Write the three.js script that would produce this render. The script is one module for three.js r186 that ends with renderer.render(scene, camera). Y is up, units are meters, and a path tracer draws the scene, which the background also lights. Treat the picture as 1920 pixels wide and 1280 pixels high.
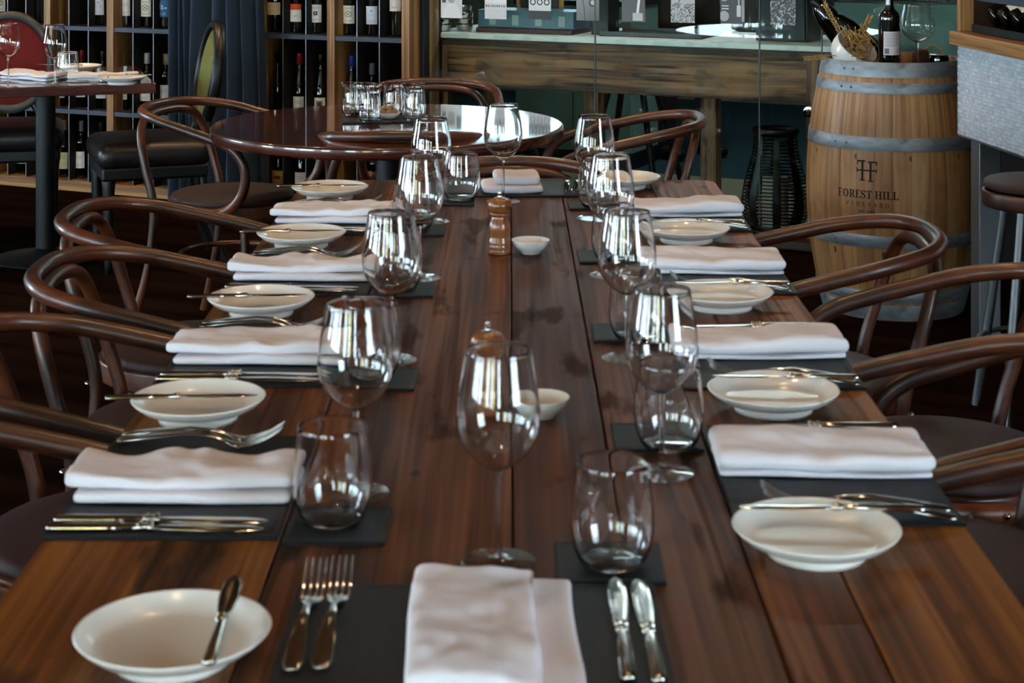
import * as THREE from 'three';
import { RoundedBoxGeometry } from 'three/addons/geometries/RoundedBoxGeometry.js';
import { MarchingCubes } from 'three/addons/objects/MarchingCubes.js';
import { mergeGeometries, mergeVertices } from 'three/addons/utils/BufferGeometryUtils.js';
import { RectAreaLightUniformsLib } from 'three/addons/lights/RectAreaLightUniformsLib.js';

// ------------------------------------------------------------------ camera, sky, lights, exposure
const scene = new THREE.Scene();
const camera = new THREE.PerspectiveCamera(2 * Math.atan(1470 / 3300) * 180 / Math.PI, 1920 / 2940, 0.05, 200);
camera.setViewOffset(1920, 2940, 5, 1660, 1920, 1280);        // the picture is the lower part of an upright frame
camera.position.set(0, 1.485, 0);
camera.focus = 6.4;
camera.userData.fStop = camera.getFocalLength() / 5.6;        // aperture of 5.6 mm
const renderer = new THREE.WebGLRenderer({ antialias: true });
renderer.toneMapping = THREE.LinearToneMapping;
renderer.toneMappingExposure = 7.7;
renderer.shadowMap.enabled = true;
RectAreaLightUniformsLib.init();
const SKY = 3.3, LAMP = 0.11, KITCHEN = 1.5;
scene.background = new THREE.Color(0.71, 0.86, 1.0);
scene.backgroundIntensity = SKY;
const sun = new THREE.DirectionalLight(new THREE.Color(1, 0.97, 0.92), 9);   // stands behind the house: lights the garden, not the room
sun.position.set(3, 20, -6); sun.target.position.set(0, 0, 8); scene.add(sun, sun.target);
Object.assign(sun.shadow.camera, { left: -16, right: 16, top: 16, bottom: -16, near: 1, far: 60 }); sun.shadow.mapSize.set(2048, 2048);

// ------------------------------------------------------------------ helpers
const R = Math.PI / 180, V = (x, y, z) => new THREE.Vector3(x, y, z);
let seed = 7; const rnd = () => { seed = (seed * 1664525 + 1013904223) >>> 0; return seed / 4294967296; };
const rr = (a, b) => a + (b - a) * rnd();
const used = {};
const numbered = (n) => { const k = used[n] = (used[n] ?? -1) + 1; return k ? n + '_' + String(k).padStart(3, '0') : n; };
function thing(name, label, category, [x, y, z] = [0, 0, 0], turn = 0, group) {
  const o = new THREE.Group(); o.name = numbered(name); o.position.set(x, y, z); o.rotation.y = turn; o.userData = { label, category };
  if (group) o.userData.group = group; scene.add(o); return o;
}
function fix(g) { for (const k of Object.keys(g.attributes)) if (!['position', 'normal', 'uv'].includes(k)) g.deleteAttribute(k); if (!g.attributes.uv) g.setAttribute('uv', new THREE.BufferAttribute(new Float32Array(g.attributes.position.count * 2), 2)); return g.index ? g.toNonIndexed() : g; }
const merge = (gs) => Array.isArray(gs) ? (gs.length === 1 ? gs[0] : mergeGeometries(gs.map(fix))) : gs;
function part(name, geo, mat, parent) { const m = new THREE.Mesh(merge(geo), mat); m.name = name; parent.add(m); return m; }
function single(name, label, category, geo, mat, pos = [0, 0, 0], turn = 0, group) { const m = new THREE.Mesh(merge(geo), mat); m.name = numbered(name); m.position.set(...pos); m.rotation.y = turn; m.userData = { label, category }; if (group) m.userData.group = group; scene.add(m); return m; }
function struct(name, geo, mat, parent) { const m = new THREE.Mesh(merge(geo), mat); m.name = parent ? name : numbered(name); if (!parent) m.userData.kind = 'structure'; (parent || scene).add(m); return m; }
function copy(o, [x, y, z], turn, label) { const c = o.clone(); c.name = numbered(o.name.replace(/_\d{3}$/, '')); c.position.set(x, y, z); c.rotation.y = turn; c.userData = { ...o.userData, label }; scene.add(c); return c; }
const mv = (g, x = 0, y = 0, z = 0, rx = 0, ry = 0, rz = 0) => { if (rx) g.rotateX(rx); if (rz) g.rotateZ(rz); if (ry) g.rotateY(ry); return g.translate(x, y, z); };
// texture coordinates in metres, taken across the face that a vertex lies on; 'along' is the axis of the grain (v)
function metres(g, along = 'y', du = 0, dv = 0) {
  const p = g.attributes.position, n = g.attributes.normal, uv = new Float32Array(p.count * 2);
  for (let i = 0; i < p.count; i++) {
    const a = [p.getX(i), p.getY(i), p.getZ(i)], m = [Math.abs(n.getX(i)), Math.abs(n.getY(i)), Math.abs(n.getZ(i))], k = 'xyz'.indexOf(along);
    const big = m.indexOf(Math.max(...m)); let u, v;
    if (big === k) { const o = [0, 1, 2].filter((q) => q !== k); u = a[o[0]]; v = a[o[1]]; } else { v = a[k]; u = a[[0, 1, 2].find((q) => q !== k && q !== big)]; }
    uv[2 * i] = u + du; uv[2 * i + 1] = v + dv;
  }
  g.setAttribute('uv', new THREE.BufferAttribute(uv, 2)); return g;
}
const box = (w, h, d, x = 0, y = 0, z = 0, r = 0.003, along) => { let g = r ? new RoundedBoxGeometry(w, h, d, 2, Math.min(r, w / 2.01, h / 2.01, d / 2.01)) : new THREE.BoxGeometry(w, h, d); if (along !== undefined) { const o = along === true ? (w >= h && w >= d ? 'x' : h >= d ? 'y' : 'z') : along; metres(g, o, rnd() * 2, rnd() * 3); } return g.translate(x, y, z); };
const lathe = (pts, seg = 40, a = 0, len = 2 * Math.PI) => new THREE.LatheGeometry(pts.map((p) => new THREE.Vector2(...p)), seg, a, len);
const curve = (pts, closed = false, tension = 0.5) => new THREE.CatmullRomCurve3(pts.map((p) => V(...p)), closed, 'catmullrom', tension);
const tube = (pts, r, seg = 60, rad = 12, closed = false) => new THREE.TubeGeometry(curve(pts, closed), seg, r, rad, closed);
const cyl = (r0, r1, h, x, y, z, seg = 20) => new THREE.CylinderGeometry(r1, r0, h, seg).translate(x, y + h / 2, z);
// a smooth outline for a lathe through a few points
const smooth = (pts, n = 40) => new THREE.SplineCurve(pts.map((p) => new THREE.Vector2(...p))).getPoints(n).map((p) => [Math.max(0, p.x), p.y]);
// a strip with an oval section along a path in the y-z plane
function loft(st, m = 12, x = 0) { // st: [y, z, half width, half thickness, dx]
  const pos = [], idx = [], N = st.length;
  for (let i = 0; i < N; i++) {
    const a = st[Math.max(0, i - 1)], b = st[Math.min(N - 1, i + 1)], ty = b[0] - a[0], tz = b[1] - a[1], l = Math.hypot(ty, tz) || 1, ny = -tz / l, nz = ty / l, s = ny < 0 ? -1 : 1;
    for (let j = 0; j < m; j++) { const q = j / m * 2 * Math.PI, c = Math.cos(q) * st[i][2], e = Math.sin(q) * st[i][3] * s; pos.push(x + (st[i][4] || 0) + c, st[i][0] + e * ny, st[i][1] + e * nz); }
  }
  for (let i = 0; i < N - 1; i++) for (let j = 0; j < m; j++) { const a = i * m + j, b = i * m + (j + 1) % m; idx.push(a, a + m, b, b, a + m, b + m); }
  for (let j = 1; j < m - 1; j++) { idx.push(0, j, j + 1); const e = (N - 1) * m; idx.push(e, e + j + 1, e + j); }
  const g = new THREE.BufferGeometry(); g.setAttribute('position', new THREE.Float32BufferAttribute(pos, 3)); g.setIndex(idx);
  // make sure that faces look outwards
  g.computeVertexNormals(); g.computeBoundingBox(); const c = g.boundingBox.getCenter(V(0, 0, 0)); let out = 0; const P = g.attributes.position, Nn = g.attributes.normal;
  for (let j = 0; j < m; j++) { const k = Math.floor(N / 2) * m + j, q = st[Math.floor(N / 2)]; out += (P.getX(k) - x - (q[4] || 0)) * Nn.getX(k) + (P.getY(k) - q[0]) * Nn.getY(k); }
  if (out < 0) { for (let i = 0; i < idx.length; i += 3) [idx[i], idx[i + 1]] = [idx[i + 1], idx[i]]; g.setIndex(idx); g.computeVertexNormals(); }
  g.setAttribute('uv', new THREE.Float32BufferAttribute(new Float32Array(P.count * 2), 2)); return g;
}
// a box with round edges and enough points to be bent by fn(vector)
function soft(w, h, d, r, nx, ny, nz, fn) {
  let g = new THREE.BoxGeometry(w, h, d, nx, ny, nz); g.deleteAttribute('uv'); g.deleteAttribute('normal'); g = mergeVertices(g, 1e-5);
  const p = g.attributes.position, v = V(0, 0, 0), c = V(0, 0, 0), uv = new Float32Array(p.count * 2);
  for (let i = 0; i < p.count; i++) {
    v.fromBufferAttribute(p, i); uv[2 * i] = v.x; uv[2 * i + 1] = v.z;
    c.set(THREE.MathUtils.clamp(v.x, -w / 2 + r, w / 2 - r), THREE.MathUtils.clamp(v.y, -h / 2 + r, h / 2 - r), THREE.MathUtils.clamp(v.z, -d / 2 + r, d / 2 - r));
    v.sub(c); if (v.lengthSq() > 0) v.setLength(r); v.add(c); if (fn) fn(v); p.setXYZ(i, v.x, v.y, v.z);
  }
  g.setAttribute('uv', new THREE.BufferAttribute(uv, 2)); g.computeVertexNormals(); return g;
}
// ------------------------------------------------------------------ textures
const hash = (x, y, s) => { let h = (x * 374761393 + y * 668265263 + s * 2147483647) | 0; h = Math.imul(h ^ (h >>> 13), 1274126177); return ((h ^ (h >>> 16)) >>> 0) / 4294967296; };
function noise(x, y, px, py, s) { // periodic value noise
  const xi = Math.floor(x), yi = Math.floor(y), fx = x - xi, fy = y - yi, u = fx * fx * (3 - 2 * fx), v = fy * fy * (3 - 2 * fy), m = (a, n) => ((a % n) + n) % n;
  const a = hash(m(xi, px), m(yi, py), s), b = hash(m(xi + 1, px), m(yi, py), s), c = hash(m(xi, px), m(yi + 1, py), s), d = hash(m(xi + 1, px), m(yi + 1, py), s);
  return a + (b - a) * u + (c - a) * v + (a - b - c + d) * u * v;
}
const fbm = (u, v, fx, fy, s, o = 4) => { let t = 0, a = 0.5, n = 0; for (let i = 0; i < o; i++) { t += a * noise(u * fx, v * fy, fx, fy, s + i); n += a; a *= 0.5; fx *= 2; fy *= 2; } return t / n; };
function tex(w, h, fn, srgb, sx = 1, sy = 1) { // fn(u, v) -> [r, g, b] in 0..1 ; sx, sy: metres that one tile covers
  const d = new Uint8Array(w * h * 4); let k = 0;
  for (let y = 0; y < h; y++) for (let x = 0; x < w; x++) { const c = fn((x + 0.5) / w, (y + 0.5) / h); for (let i = 0; i < 3; i++) d[k++] = Math.max(0, Math.min(255, (c[i] ?? c) * 255)); d[k++] = 255; }
  const t = new THREE.DataTexture(d, w, h); t.wrapS = t.wrapT = THREE.RepeatWrapping; t.magFilter = THREE.LinearFilter; t.minFilter = THREE.LinearMipmapLinearFilter; t.generateMipmaps = true;
  if (srgb) t.colorSpace = THREE.SRGBColorSpace; t.repeat.set(1 / sx, 1 / sy); t.needsUpdate = true; return t;
}
const gray = (f) => (u, v) => { const x = f(u, v); return [x, x, x]; };
const mix = (a, b, t) => a.map((x, i) => x + (b[i] - x) * t), hex = (h) => [(h >> 16 & 255) / 255, (h >> 8 & 255) / 255, (h & 255) / 255];
const clamp01 = (x) => Math.max(0, Math.min(1, x)), ss = (a, b, x) => { const t = clamp01((x - a) / (b - a)); return t * t * (3 - 2 * t); };
// wood: u across the grain, v along it
function wood(o) {
  const { dark, mid, light, s = 1, sx = 0.5, sy = 2, knots = [], w = 256, h = 1024, fine = 60, streak = 0.5, stain = 0 } = o;
  const val = (u, v) => {
    let bend = 0, knot = 0;
    for (const [ku, kv, kr] of knots) { let du = u - ku, dv = (v - kv) * sy / sx * 0.45; du -= Math.round(du); const q = Math.hypot(du, dv) / kr; bend += 0.35 * kr * Math.sign(du) * Math.exp(-q * q / 6); knot = Math.max(knot, 1 - ss(0.55, 1.25, q)); }
    const uu = u + bend + 0.05 * (fbm(u, v, 3, 3, s + 9, 3) - 0.5);
    const rings = fbm(uu, v, 10, 1, s, 4), fib = fbm(uu, v, fine, 5, s + 20, 3), broad = fbm(u, v, 3, 2, s + 40, 4), st = ss(0.56, 0.8, fbm(uu, v, 34, 3, s + 60, 3)), sp = ss(0.62, 0.78, fbm(u, v, 9, 12, s + 80, 4));
    return [0.5 * rings + 0.25 * fib + 0.25 * broad, st * streak + sp * stain, knot];
  };
  const map = tex(w, h, (u, v) => { const [a, st, k] = val(u, v), t = ss(0.3, 0.7, a); let c = t < 0.5 ? mix(dark, mid, t * 2) : mix(mid, light, t * 2 - 1); c = mix(c, mix(dark, [0, 0, 0], 0.35), clamp01(st * 0.7)); return mix(c, mix(dark, [0.02, 0.012, 0.01], 0.6), k * 0.8); }, true, sx, sy);
  const bump = tex(w, h, gray((u, v) => { const [a, st, k] = val(u, v); return clamp01(0.4 + 0.5 * a - 0.4 * st - 0.2 * k); }), false, sx, sy);
  const rough = tex(w, h, gray((u, v) => { const [a, st] = val(u, v); return clamp01(0.75 - 0.3 * a + 0.3 * st); }), false, sx, sy);
  return { map, bumpMap: bump, roughnessMap: rough };
}
const std = (o) => new THREE.MeshStandardMaterial(o), phy = (o) => new THREE.MeshPhysicalMaterial(o), C = (h) => new THREE.Color(h);
const tint = (m, h) => { const c = m.clone(); c.color = C(h); return c; };
const canvas = (w, h, draw, srgb = true) => { const c = document.createElement('canvas'); c.width = w; c.height = h; draw(c.getContext('2d'), w, h); const t = new THREE.CanvasTexture(c); if (srgb) t.colorSpace = THREE.SRGBColorSpace; t.magFilter = THREE.LinearFilter; return t; };

const tw = wood({ dark: hex(0x33200f), mid: hex(0x6b4424), light: hex(0x946839), s: 3, sx: 0.42, sy: 2.1, h: 1536, w: 320, stain: 0.7, streak: 0.55, fine: 70, knots: [[0.3, 0.11, 0.028], [0.72, 0.37, 0.022], [0.15, 0.63, 0.03], [0.55, 0.86, 0.02], [0.85, 0.72, 0.024], [0.45, 0.5, 0.016]] });
const M = {};
M.table = phy({ ...tw, roughness: 0.8, specularIntensity: 0.4, bumpScale: 0.0006 });
M.planks = [0xffe4c0, 0xd8bca0, 0xb0907c, 0xbfa288, 0xe0bc98, 0xffe2ac].map((h) => tint(M.table, h));
M.tableLeg = tint(M.table, 0x8a6650);
const ow = wood({ dark: hex(0x6d4a2a), mid: hex(0x96693c), light: hex(0xb5854e), s: 11, sx: 0.3, sy: 1.4, fine: 60, streak: 0.5, knots: [[0.5, 0.4, 0.02]] });
M.oak = std({ ...ow, roughness: 0.75, bumpScale: 0.0004 });
M.oakDark = tint(M.oak, 0x5a4a3c);
const cw = wood({ dark: hex(0x432817), mid: hex(0x94603d), light: hex(0xb98254), s: 21, sx: 0.4, sy: 1.1, streak: 0.95, stain: 0.4, knots: [[0.3, 0.2, 0.03], [0.7, 0.55, 0.026], [0.45, 0.82, 0.03]] });
M.console = std({ ...cw, roughness: 0.85, bumpScale: 0.0012 });
const sw = wood({ dark: hex(0x7d5b3b), mid: hex(0xa87d52), light: hex(0xbf966a), s: 31, sx: 0.5, sy: 1.0, fine: 50, streak: 0.35, stain: 0.18, knots: [[0.2, 0.3, 0.012], [0.6, 0.7, 0.014], [0.8, 0.2, 0.01], [0.4, 0.55, 0.012]] });
M.stave = [0xffffff, 0xf2e6d8, 0xe6d6c2, 0xf8efe4].map((h) => { const m = std({ ...sw, roughness: 0.7, bumpScale: 0.0004 }); m.color = C(h); return m; });
const bw = wood({ dark: hex(0x2c140a), mid: hex(0x542814), light: hex(0x6e371c), s: 41, sx: 1, sy: 1, w: 256, h: 512, streak: 0.3 });
M.bent = phy({ map: bw.map, roughness: 0.42, clearcoat: 0.3, clearcoatRoughness: 0.2 });
M.bentDark = tint(M.bent, 0x8a8080);
const leather = tex(256, 256, gray((u, v) => fbm(u, v, 40, 40, 5, 3)), false, 0.2, 0.2);
M.seat = std({ color: C(0x2e1010), roughness: 0.55, bumpMap: leather, bumpScale: 0.0004 });
M.blackSeat = std({ color: C(0x1a1516), roughness: 0.38, bumpMap: leather, bumpScale: 0.0004 });
const mh = wood({ dark: hex(0x260d08), mid: hex(0x46190f), light: hex(0x5c2615), s: 51, sx: 0.6, sy: 1.6, streak: 0.35 });
const ripple = tex(512, 512, gray((u, v) => fbm(u, v, 6, 14, 77, 3)), false, 0.6, 0.6);
M.mahogany = phy({ map: mh.map, roughness: 0.25, clearcoat: 1, clearcoatRoughness: 0.05, bumpMap: ripple, bumpScale: 0.0006 });
M.ceramic = phy({ color: C(0xe6e2dc), roughness: 0.28, clearcoat: 0.5, clearcoatRoughness: 0.1 });
const weave = tex(256, 256, gray((u, v) => 0.5 + 0.25 * Math.sin(u * 256 * Math.PI / 4) + 0.25 * Math.sin(v * 256 * Math.PI / 4)), false, 0.06, 0.06);
M.cloth = std({ color: C(0xe3dfe6), roughness: 0.95, bumpMap: weave, bumpScale: 0.00025 });
M.mat = phy({ color: C(0x0b1017), roughness: 0.5, specularIntensity: 0.6, bumpMap: leather, bumpScale: 0.0003 });
M.stitch = std({ color: C(0x242529), roughness: 0.6 });
M.steel = std({ color: C(0xd6d2cc), roughness: 0.09, metalness: 1 });
M.brushed = std({ color: C(0x8f9296), roughness: 0.42, metalness: 1 });
M.glass = phy({ color: C(0xffffff), roughness: 0, transmission: 1, thickness: 0.002, ior: 1.5 });
M.clear = phy({ color: C(0xffffff), roughness: 0, transmission: 1, thickness: 0, ior: 1.5 });
M.pane = phy({ color: C(0xf3faf7), roughness: 0, transmission: 1, thickness: 0, ior: 1.5 });
M.tinted = phy({ color: C(0x8a9698), roughness: 0, transmission: 1, thickness: 0, ior: 1.5 });
M.bottle = phy({ color: C(0x050706), roughness: 0.08, clearcoat: 1, clearcoatRoughness: 0.02 });
M.hoop = std({ color: C(0xdadee2), roughness: 0.5, metalness: 0.55, map: tex(256, 256, (u, v) => { const a = fbm(u, v, 4, 6, 13, 5), r = ss(0.62, 0.75, fbm(u, v, 3, 2, 19, 4)); return mix(mix([0.42, 0.45, 0.48], [0.9, 0.92, 0.94], a), [0.42, 0.38, 0.25], r * 0.6); }, true, 0.2, 2.2), bumpMap: tex(256, 256, gray((u, v) => fbm(u, v, 5, 9, 23, 4)), false, 0.1, 2), bumpScale: 0.0012 });
M.black = std({ color: C(0x0a0b0d), roughness: 0.4 });
M.blackMetal = std({ color: C(0x14171c), roughness: 0.45, metalness: 0.3 });
M.shelf = std({ color: C(0x343c4c), roughness: 0.5 });
M.divider = std({ color: C(0x0b0d11), roughness: 0.7 });
M.dark = std({ color: C(0x07080a), roughness: 0.8 });
M.curtain = phy({ color: C(0x2a3d50), roughness: 0.85, sheen: 0.9, sheenRoughness: 0.5, sheenColor: C(0x6f8aa5) });
const marbleTex = tex(256, 256, (u, v) => { const a = Math.abs(fbm(u, v, 4, 4, 91, 5) - 0.5); return mix([0.88, 0.9, 0.91], [0.98, 0.98, 0.98], ss(0, 0.08, a)); }, true, 0.8, 0.8);
M.marble = phy({ map: marbleTex, roughness: 0.6, specularIntensity: 0.3 });
M.teal = std({ color: C(0x7a9a93), roughness: 0.6 });
M.olive = std({ color: C(0x80806f), roughness: 0.8 });
M.navy = std({ color: C(0x1b2a31), roughness: 0.7 });
M.gold = std({ color: C(0xb08a4a), roughness: 0.4, metalness: 0.8 });
M.white = std({ color: C(0xe8e8e4), roughness: 0.5 });
M.mill = phy({ map: wood({ dark: hex(0x4a2512), mid: hex(0x7a431f), light: hex(0x955a2c), s: 61, sx: 0.5, sy: 0.5, w: 128, h: 128 }).map, roughness: 0.35, clearcoat: 0.6, clearcoatRoughness: 0.15 });
M.greenCloth = std({ color: C(0x6f6f33), roughness: 0.9, bumpMap: weave, bumpScale: 0.0004 });
M.redCloth = std({ color: C(0x6e0f10), roughness: 0.85, bumpMap: weave, bumpScale: 0.0004 });
M.greyFrame = std({ color: C(0x4a4a4c), roughness: 0.5 });
M.straw = std({ color: C(0xb08f58), roughness: 0.85 });

// ------------------------------------------------------------------ the room: its walls stand at 25 degrees to the long table
const ROOM = -25 * R, c25 = Math.cos(25 * R), s25 = Math.sin(25 * R);
const at = (s, y, t) => [-2.644 + s * c25 - t * s25, y, -9.135 + s * s25 + t * c25];          // along the rack, height, out from the rack
const inRoom = (o, s = 0, y = 0, t = 0) => { o.position.set(...at(s, y, t)); o.rotation.y = ROOM; return o; };
const S0 = -4, S1 = 9.6, T0 = -5.2, T1 = 11.3, H = 3.0, MID = (S0 + S1) / 2;
{
  const fw = wood({ dark: hex(0x120b09), mid: hex(0x1a100d), light: hex(0x211511), s: 71, sx: 0.6, sy: 2, streak: 0.25 });
  const fm = phy({ ...fw, roughness: 1, specularIntensity: 0, bumpScale: 0.0006 });
  inRoom(struct('floor', box(S1 - S0, 0.12, T1 + 0.2, MID, -0.06, (T1 - 0.2) / 2, 0, 'x'), fm));
  inRoom(struct('floor_rear', box(S1 - S0, 0.12, 1.6, MID, -0.06, -1.0, 0, 'x'), phy({ color: C(0x7a7363), roughness: 1, specularIntensity: 0 })));
  inRoom(struct('floor_kitchen', box(S1 - S0, 0.12, T0 * -1 - 1.8, MID, -0.06, (T0 - 1.8) / 2, 0, 'x'), phy({ color: C(0x2a3c42), roughness: 1, specularIntensity: 0 })));
  const cm = std({ ...wood({ dark: hex(0x4a2c1a), mid: hex(0x6c4528), light: hex(0x805632), s: 81, sx: 0.8, sy: 2.4, streak: 0.3, w: 256, h: 512 }), roughness: 0.7, bumpScale: 0.0005 });
  inRoom(struct('ceiling', box(S1 - S0 + 0.4, 0.15, T1 + 0.5, MID, H + 0.075, T1 / 2 - 0.05, 0, 'x'), cm));
  inRoom(struct('ceiling_rear', box(S1 - S0 + 0.4, 0.15, -T0 + 0.9, MID, H + 0.075, T0 / 2 - 0.75, 0, 'x'), M.white));
  const plaster = std({ color: C(0x4b3a30), roughness: 0.9 });
  inRoom(struct('wall_back', box(2.3 - S0, H, 0.12, (2.3 + S0) / 2, H / 2, -0.5, 0), std({ color: C(0x14110f), roughness: 0.9 })));
  inRoom(struct('wall_side', box(S1 - 5.0, H, 0.14, (S1 + 5.0) / 2, H / 2, -0.2, 0), std({ color: C(0x191c1f), roughness: 0.8 })));
  inRoom(struct('wall_kitchen_left', box(0.12, H, -T0 - 0.56, -1.4, H / 2, (T0 - 0.56) / 2, 0), M.olive));
  // the window wall behind the camera and the kitchen's far wall: openings through walls of real thickness
  const holed = (x0, x1, holes, depth) => { const sh = new THREE.Shape([[x0, 0], [x1, 0], [x1, H], [x0, H]].map((p) => new THREE.Vector2(...p))); for (const [a, b, y0, y1] of holes) sh.holes.push(new THREE.Path([[a, y0], [a, y1], [b, y1], [b, y0]].map((p) => new THREE.Vector2(...p)))); return new THREE.ExtrudeGeometry(sh, { depth, bevelEnabled: false }); };
  const wins = [[-3.6, -1.5], [-1.2, 0.8], [1.5, 2.5], [4.0, 5.1], [5.7, 6.8], [8.0, 8.9]].map(([a, b]) => [a, b, 0.72, 2.42]);
  const lw = [[2.6, 4.6], [7.6, 9.6]].map(([a, b]) => [a, b, 0.72, 2.42]), rw = [[5.6, 7.2]].map(([a, b]) => [a, b, 0.72, 2.42]);
  const turned = (o, s, y, t) => { o.position.set(...at(s, y, t)); o.rotation.y = ROOM - Math.PI / 2; return o; };
  turned(struct('wall_left', holed(T0, T1, lw, 0.22), plaster), S0, 0, 0); turned(struct('wall_right', holed(T0, T1, rw, 0.22), plaster), S1 + 0.22, 0, 0);
  inRoom(struct('wall_front', holed(S0, S1, wins, 0.22), plaster), 0, 0, T1);
  const kw = [[-0.8, 1.4, 1.3, 1.98]];
  inRoom(struct('wall_rear', holed(S0, S1, kw, 0.2), M.olive), 0, 0, T0 - 0.2);
  let nw = 0;
  for (const [list, t, side] of [[wins, T1 + 0.11], [kw, T0 - 0.1], [lw, 0, S0 - 0.11], [rw, 0, S1 + 0.11]]) for (const [a, b, y0, y1] of list) {
    const g = new THREE.Group(); g.name = 'window_' + ++nw; g.userData.kind = 'structure'; scene.add(g); if (side) turned(g, side, (y0 + y1) / 2, (a + b) / 2); else inRoom(g, (a + b) / 2, (y0 + y1) / 2, t);
    const w = b - a, h = y1 - y0, f = 0.05;
    struct('frame', [box(w, f, 0.07, 0, h / 2 - f / 2), box(w, f, 0.07, 0, -h / 2 + f / 2), box(f, h, 0.07, w / 2 - f / 2), box(f, h, 0.07, -w / 2 + f / 2)], M.blackMetal, g);
    struct('mullion', box(0.035, h - 0.1, 0.06), M.blackMetal, g); struct('transom', box(w - 0.1, 0.035, 0.055, 0, h * 0.12), M.blackMetal, g);
    struct('pane', new THREE.PlaneGeometry(w - 0.08, h - 0.08), list === kw ? M.tinted : M.pane, g);
  }
  // garden behind the windows
  inRoom(struct('ground_terrace', box(70, 0.2, 70, 3, -0.26, 3, 0), std({ color: C(0xc9c6bd), roughness: 1 })));
  const leaf = std({ color: C(0xc4c08c), roughness: 0.9 });
  const hedge = (s, w, h, label) => { const g = soft(w, h, 1.0, 0.3, 24, 16, 8, (v) => { const q = 0.16 * (fbm(v.x * 0.31 + 9.3, v.y * 0.37 + v.z * 0.3 + 3.1, 8, 8, 5, 4) - 0.5); v.x += q; v.z += q * 2; v.y += q; }); const o = single('hedge', label, 'hedge', g.translate(0, h / 2 - 0.15, 0), leaf); inRoom(o, s, 0, T1 + 2.6); };
  hedge(3.2, 2.0, 3.2, 'tall clipped green hedge seen through the windows as a reflection'); hedge(7.2, 1.6, 3.4, 'narrow tall green bush reflected beside the clipped hedge');
}
// ------------------------------------------------------------------ warm ceiling lamps
const bulb = std({ color: C(0x000000), emissive: new THREE.Color(1, 0.62, 0.3), emissiveIntensity: 2 });
{
  const spots = [[-0.35, -1.3], [0.45, -2.2], [-0.3, -3.1], [0.4, -4.0], [-0.5, -5.4], [0.9, -5.3], [-2.2, -6.6], [-1.0, 0.4], [-2.5, -7.8], [-1.2, -7.3], [0.05, -6.7]];
  const ord = ['first', 'second', 'third', 'fourth', 'fifth', 'sixth', 'seventh', 'eighth', 'ninth', 'tenth', 'eleventh'];
  spots.forEach(([x, z], i) => {
    const t = thing('ceiling_downlight', `small warm ceiling downlight, ${ord[i]} of those reflected in the glasses`, 'downlight', [x, H, z], 0, 'warm downlights in the timber ceiling');
    part('trim_ring', lathe([[0.045, 0], [0.062, -0.002], [0.065, -0.008], [0.058, -0.012], [0.045, -0.01], [0.045, 0]], 24), M.brushed, t);
    part('lamp_face', mv(new THREE.CircleGeometry(0.045, 24), 0, -0.004, 0, Math.PI / 2), bulb, t);
    const l = new THREE.SpotLight(new THREE.Color(1, 0.66, 0.36), LAMP * (z < -6.65 ? 6 : z < -2.8 ? 2.6 : 1), 0, 58 * R, 0.7); l.position.set(x, H - 0.02, z); l.target.position.set(x, 0, z); l.shadow.radius = 2; scene.add(l, l.target);
  });
}
// a bright ceiling panel lights the kitchen behind the glass
{
  const t = thing('kitchen_light_panel', 'white light panel in the kitchen ceiling behind the glass partition', 'light panel');
  inRoom(t, 3.6, H, -1.7);
  part('frame', box(1.3, 0.03, 0.7, 0, -0.015, 0), M.white, t);
  part('diffuser', mv(new THREE.PlaneGeometry(1.2, 0.6), 0, -0.032, 0, Math.PI / 2), std({ color: C(0x000000), emissive: new THREE.Color(0.85, 0.95, 1), emissiveIntensity: 0.6 }), t);
  const l = new THREE.RectAreaLight(new THREE.Color(0.85, 0.95, 1), KITCHEN, 1.2, 0.6); l.position.set(...at(3.6, H - 0.04, -1.7)); l.rotation.set(-Math.PI / 2, 0, 0); scene.add(l);
}
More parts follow.
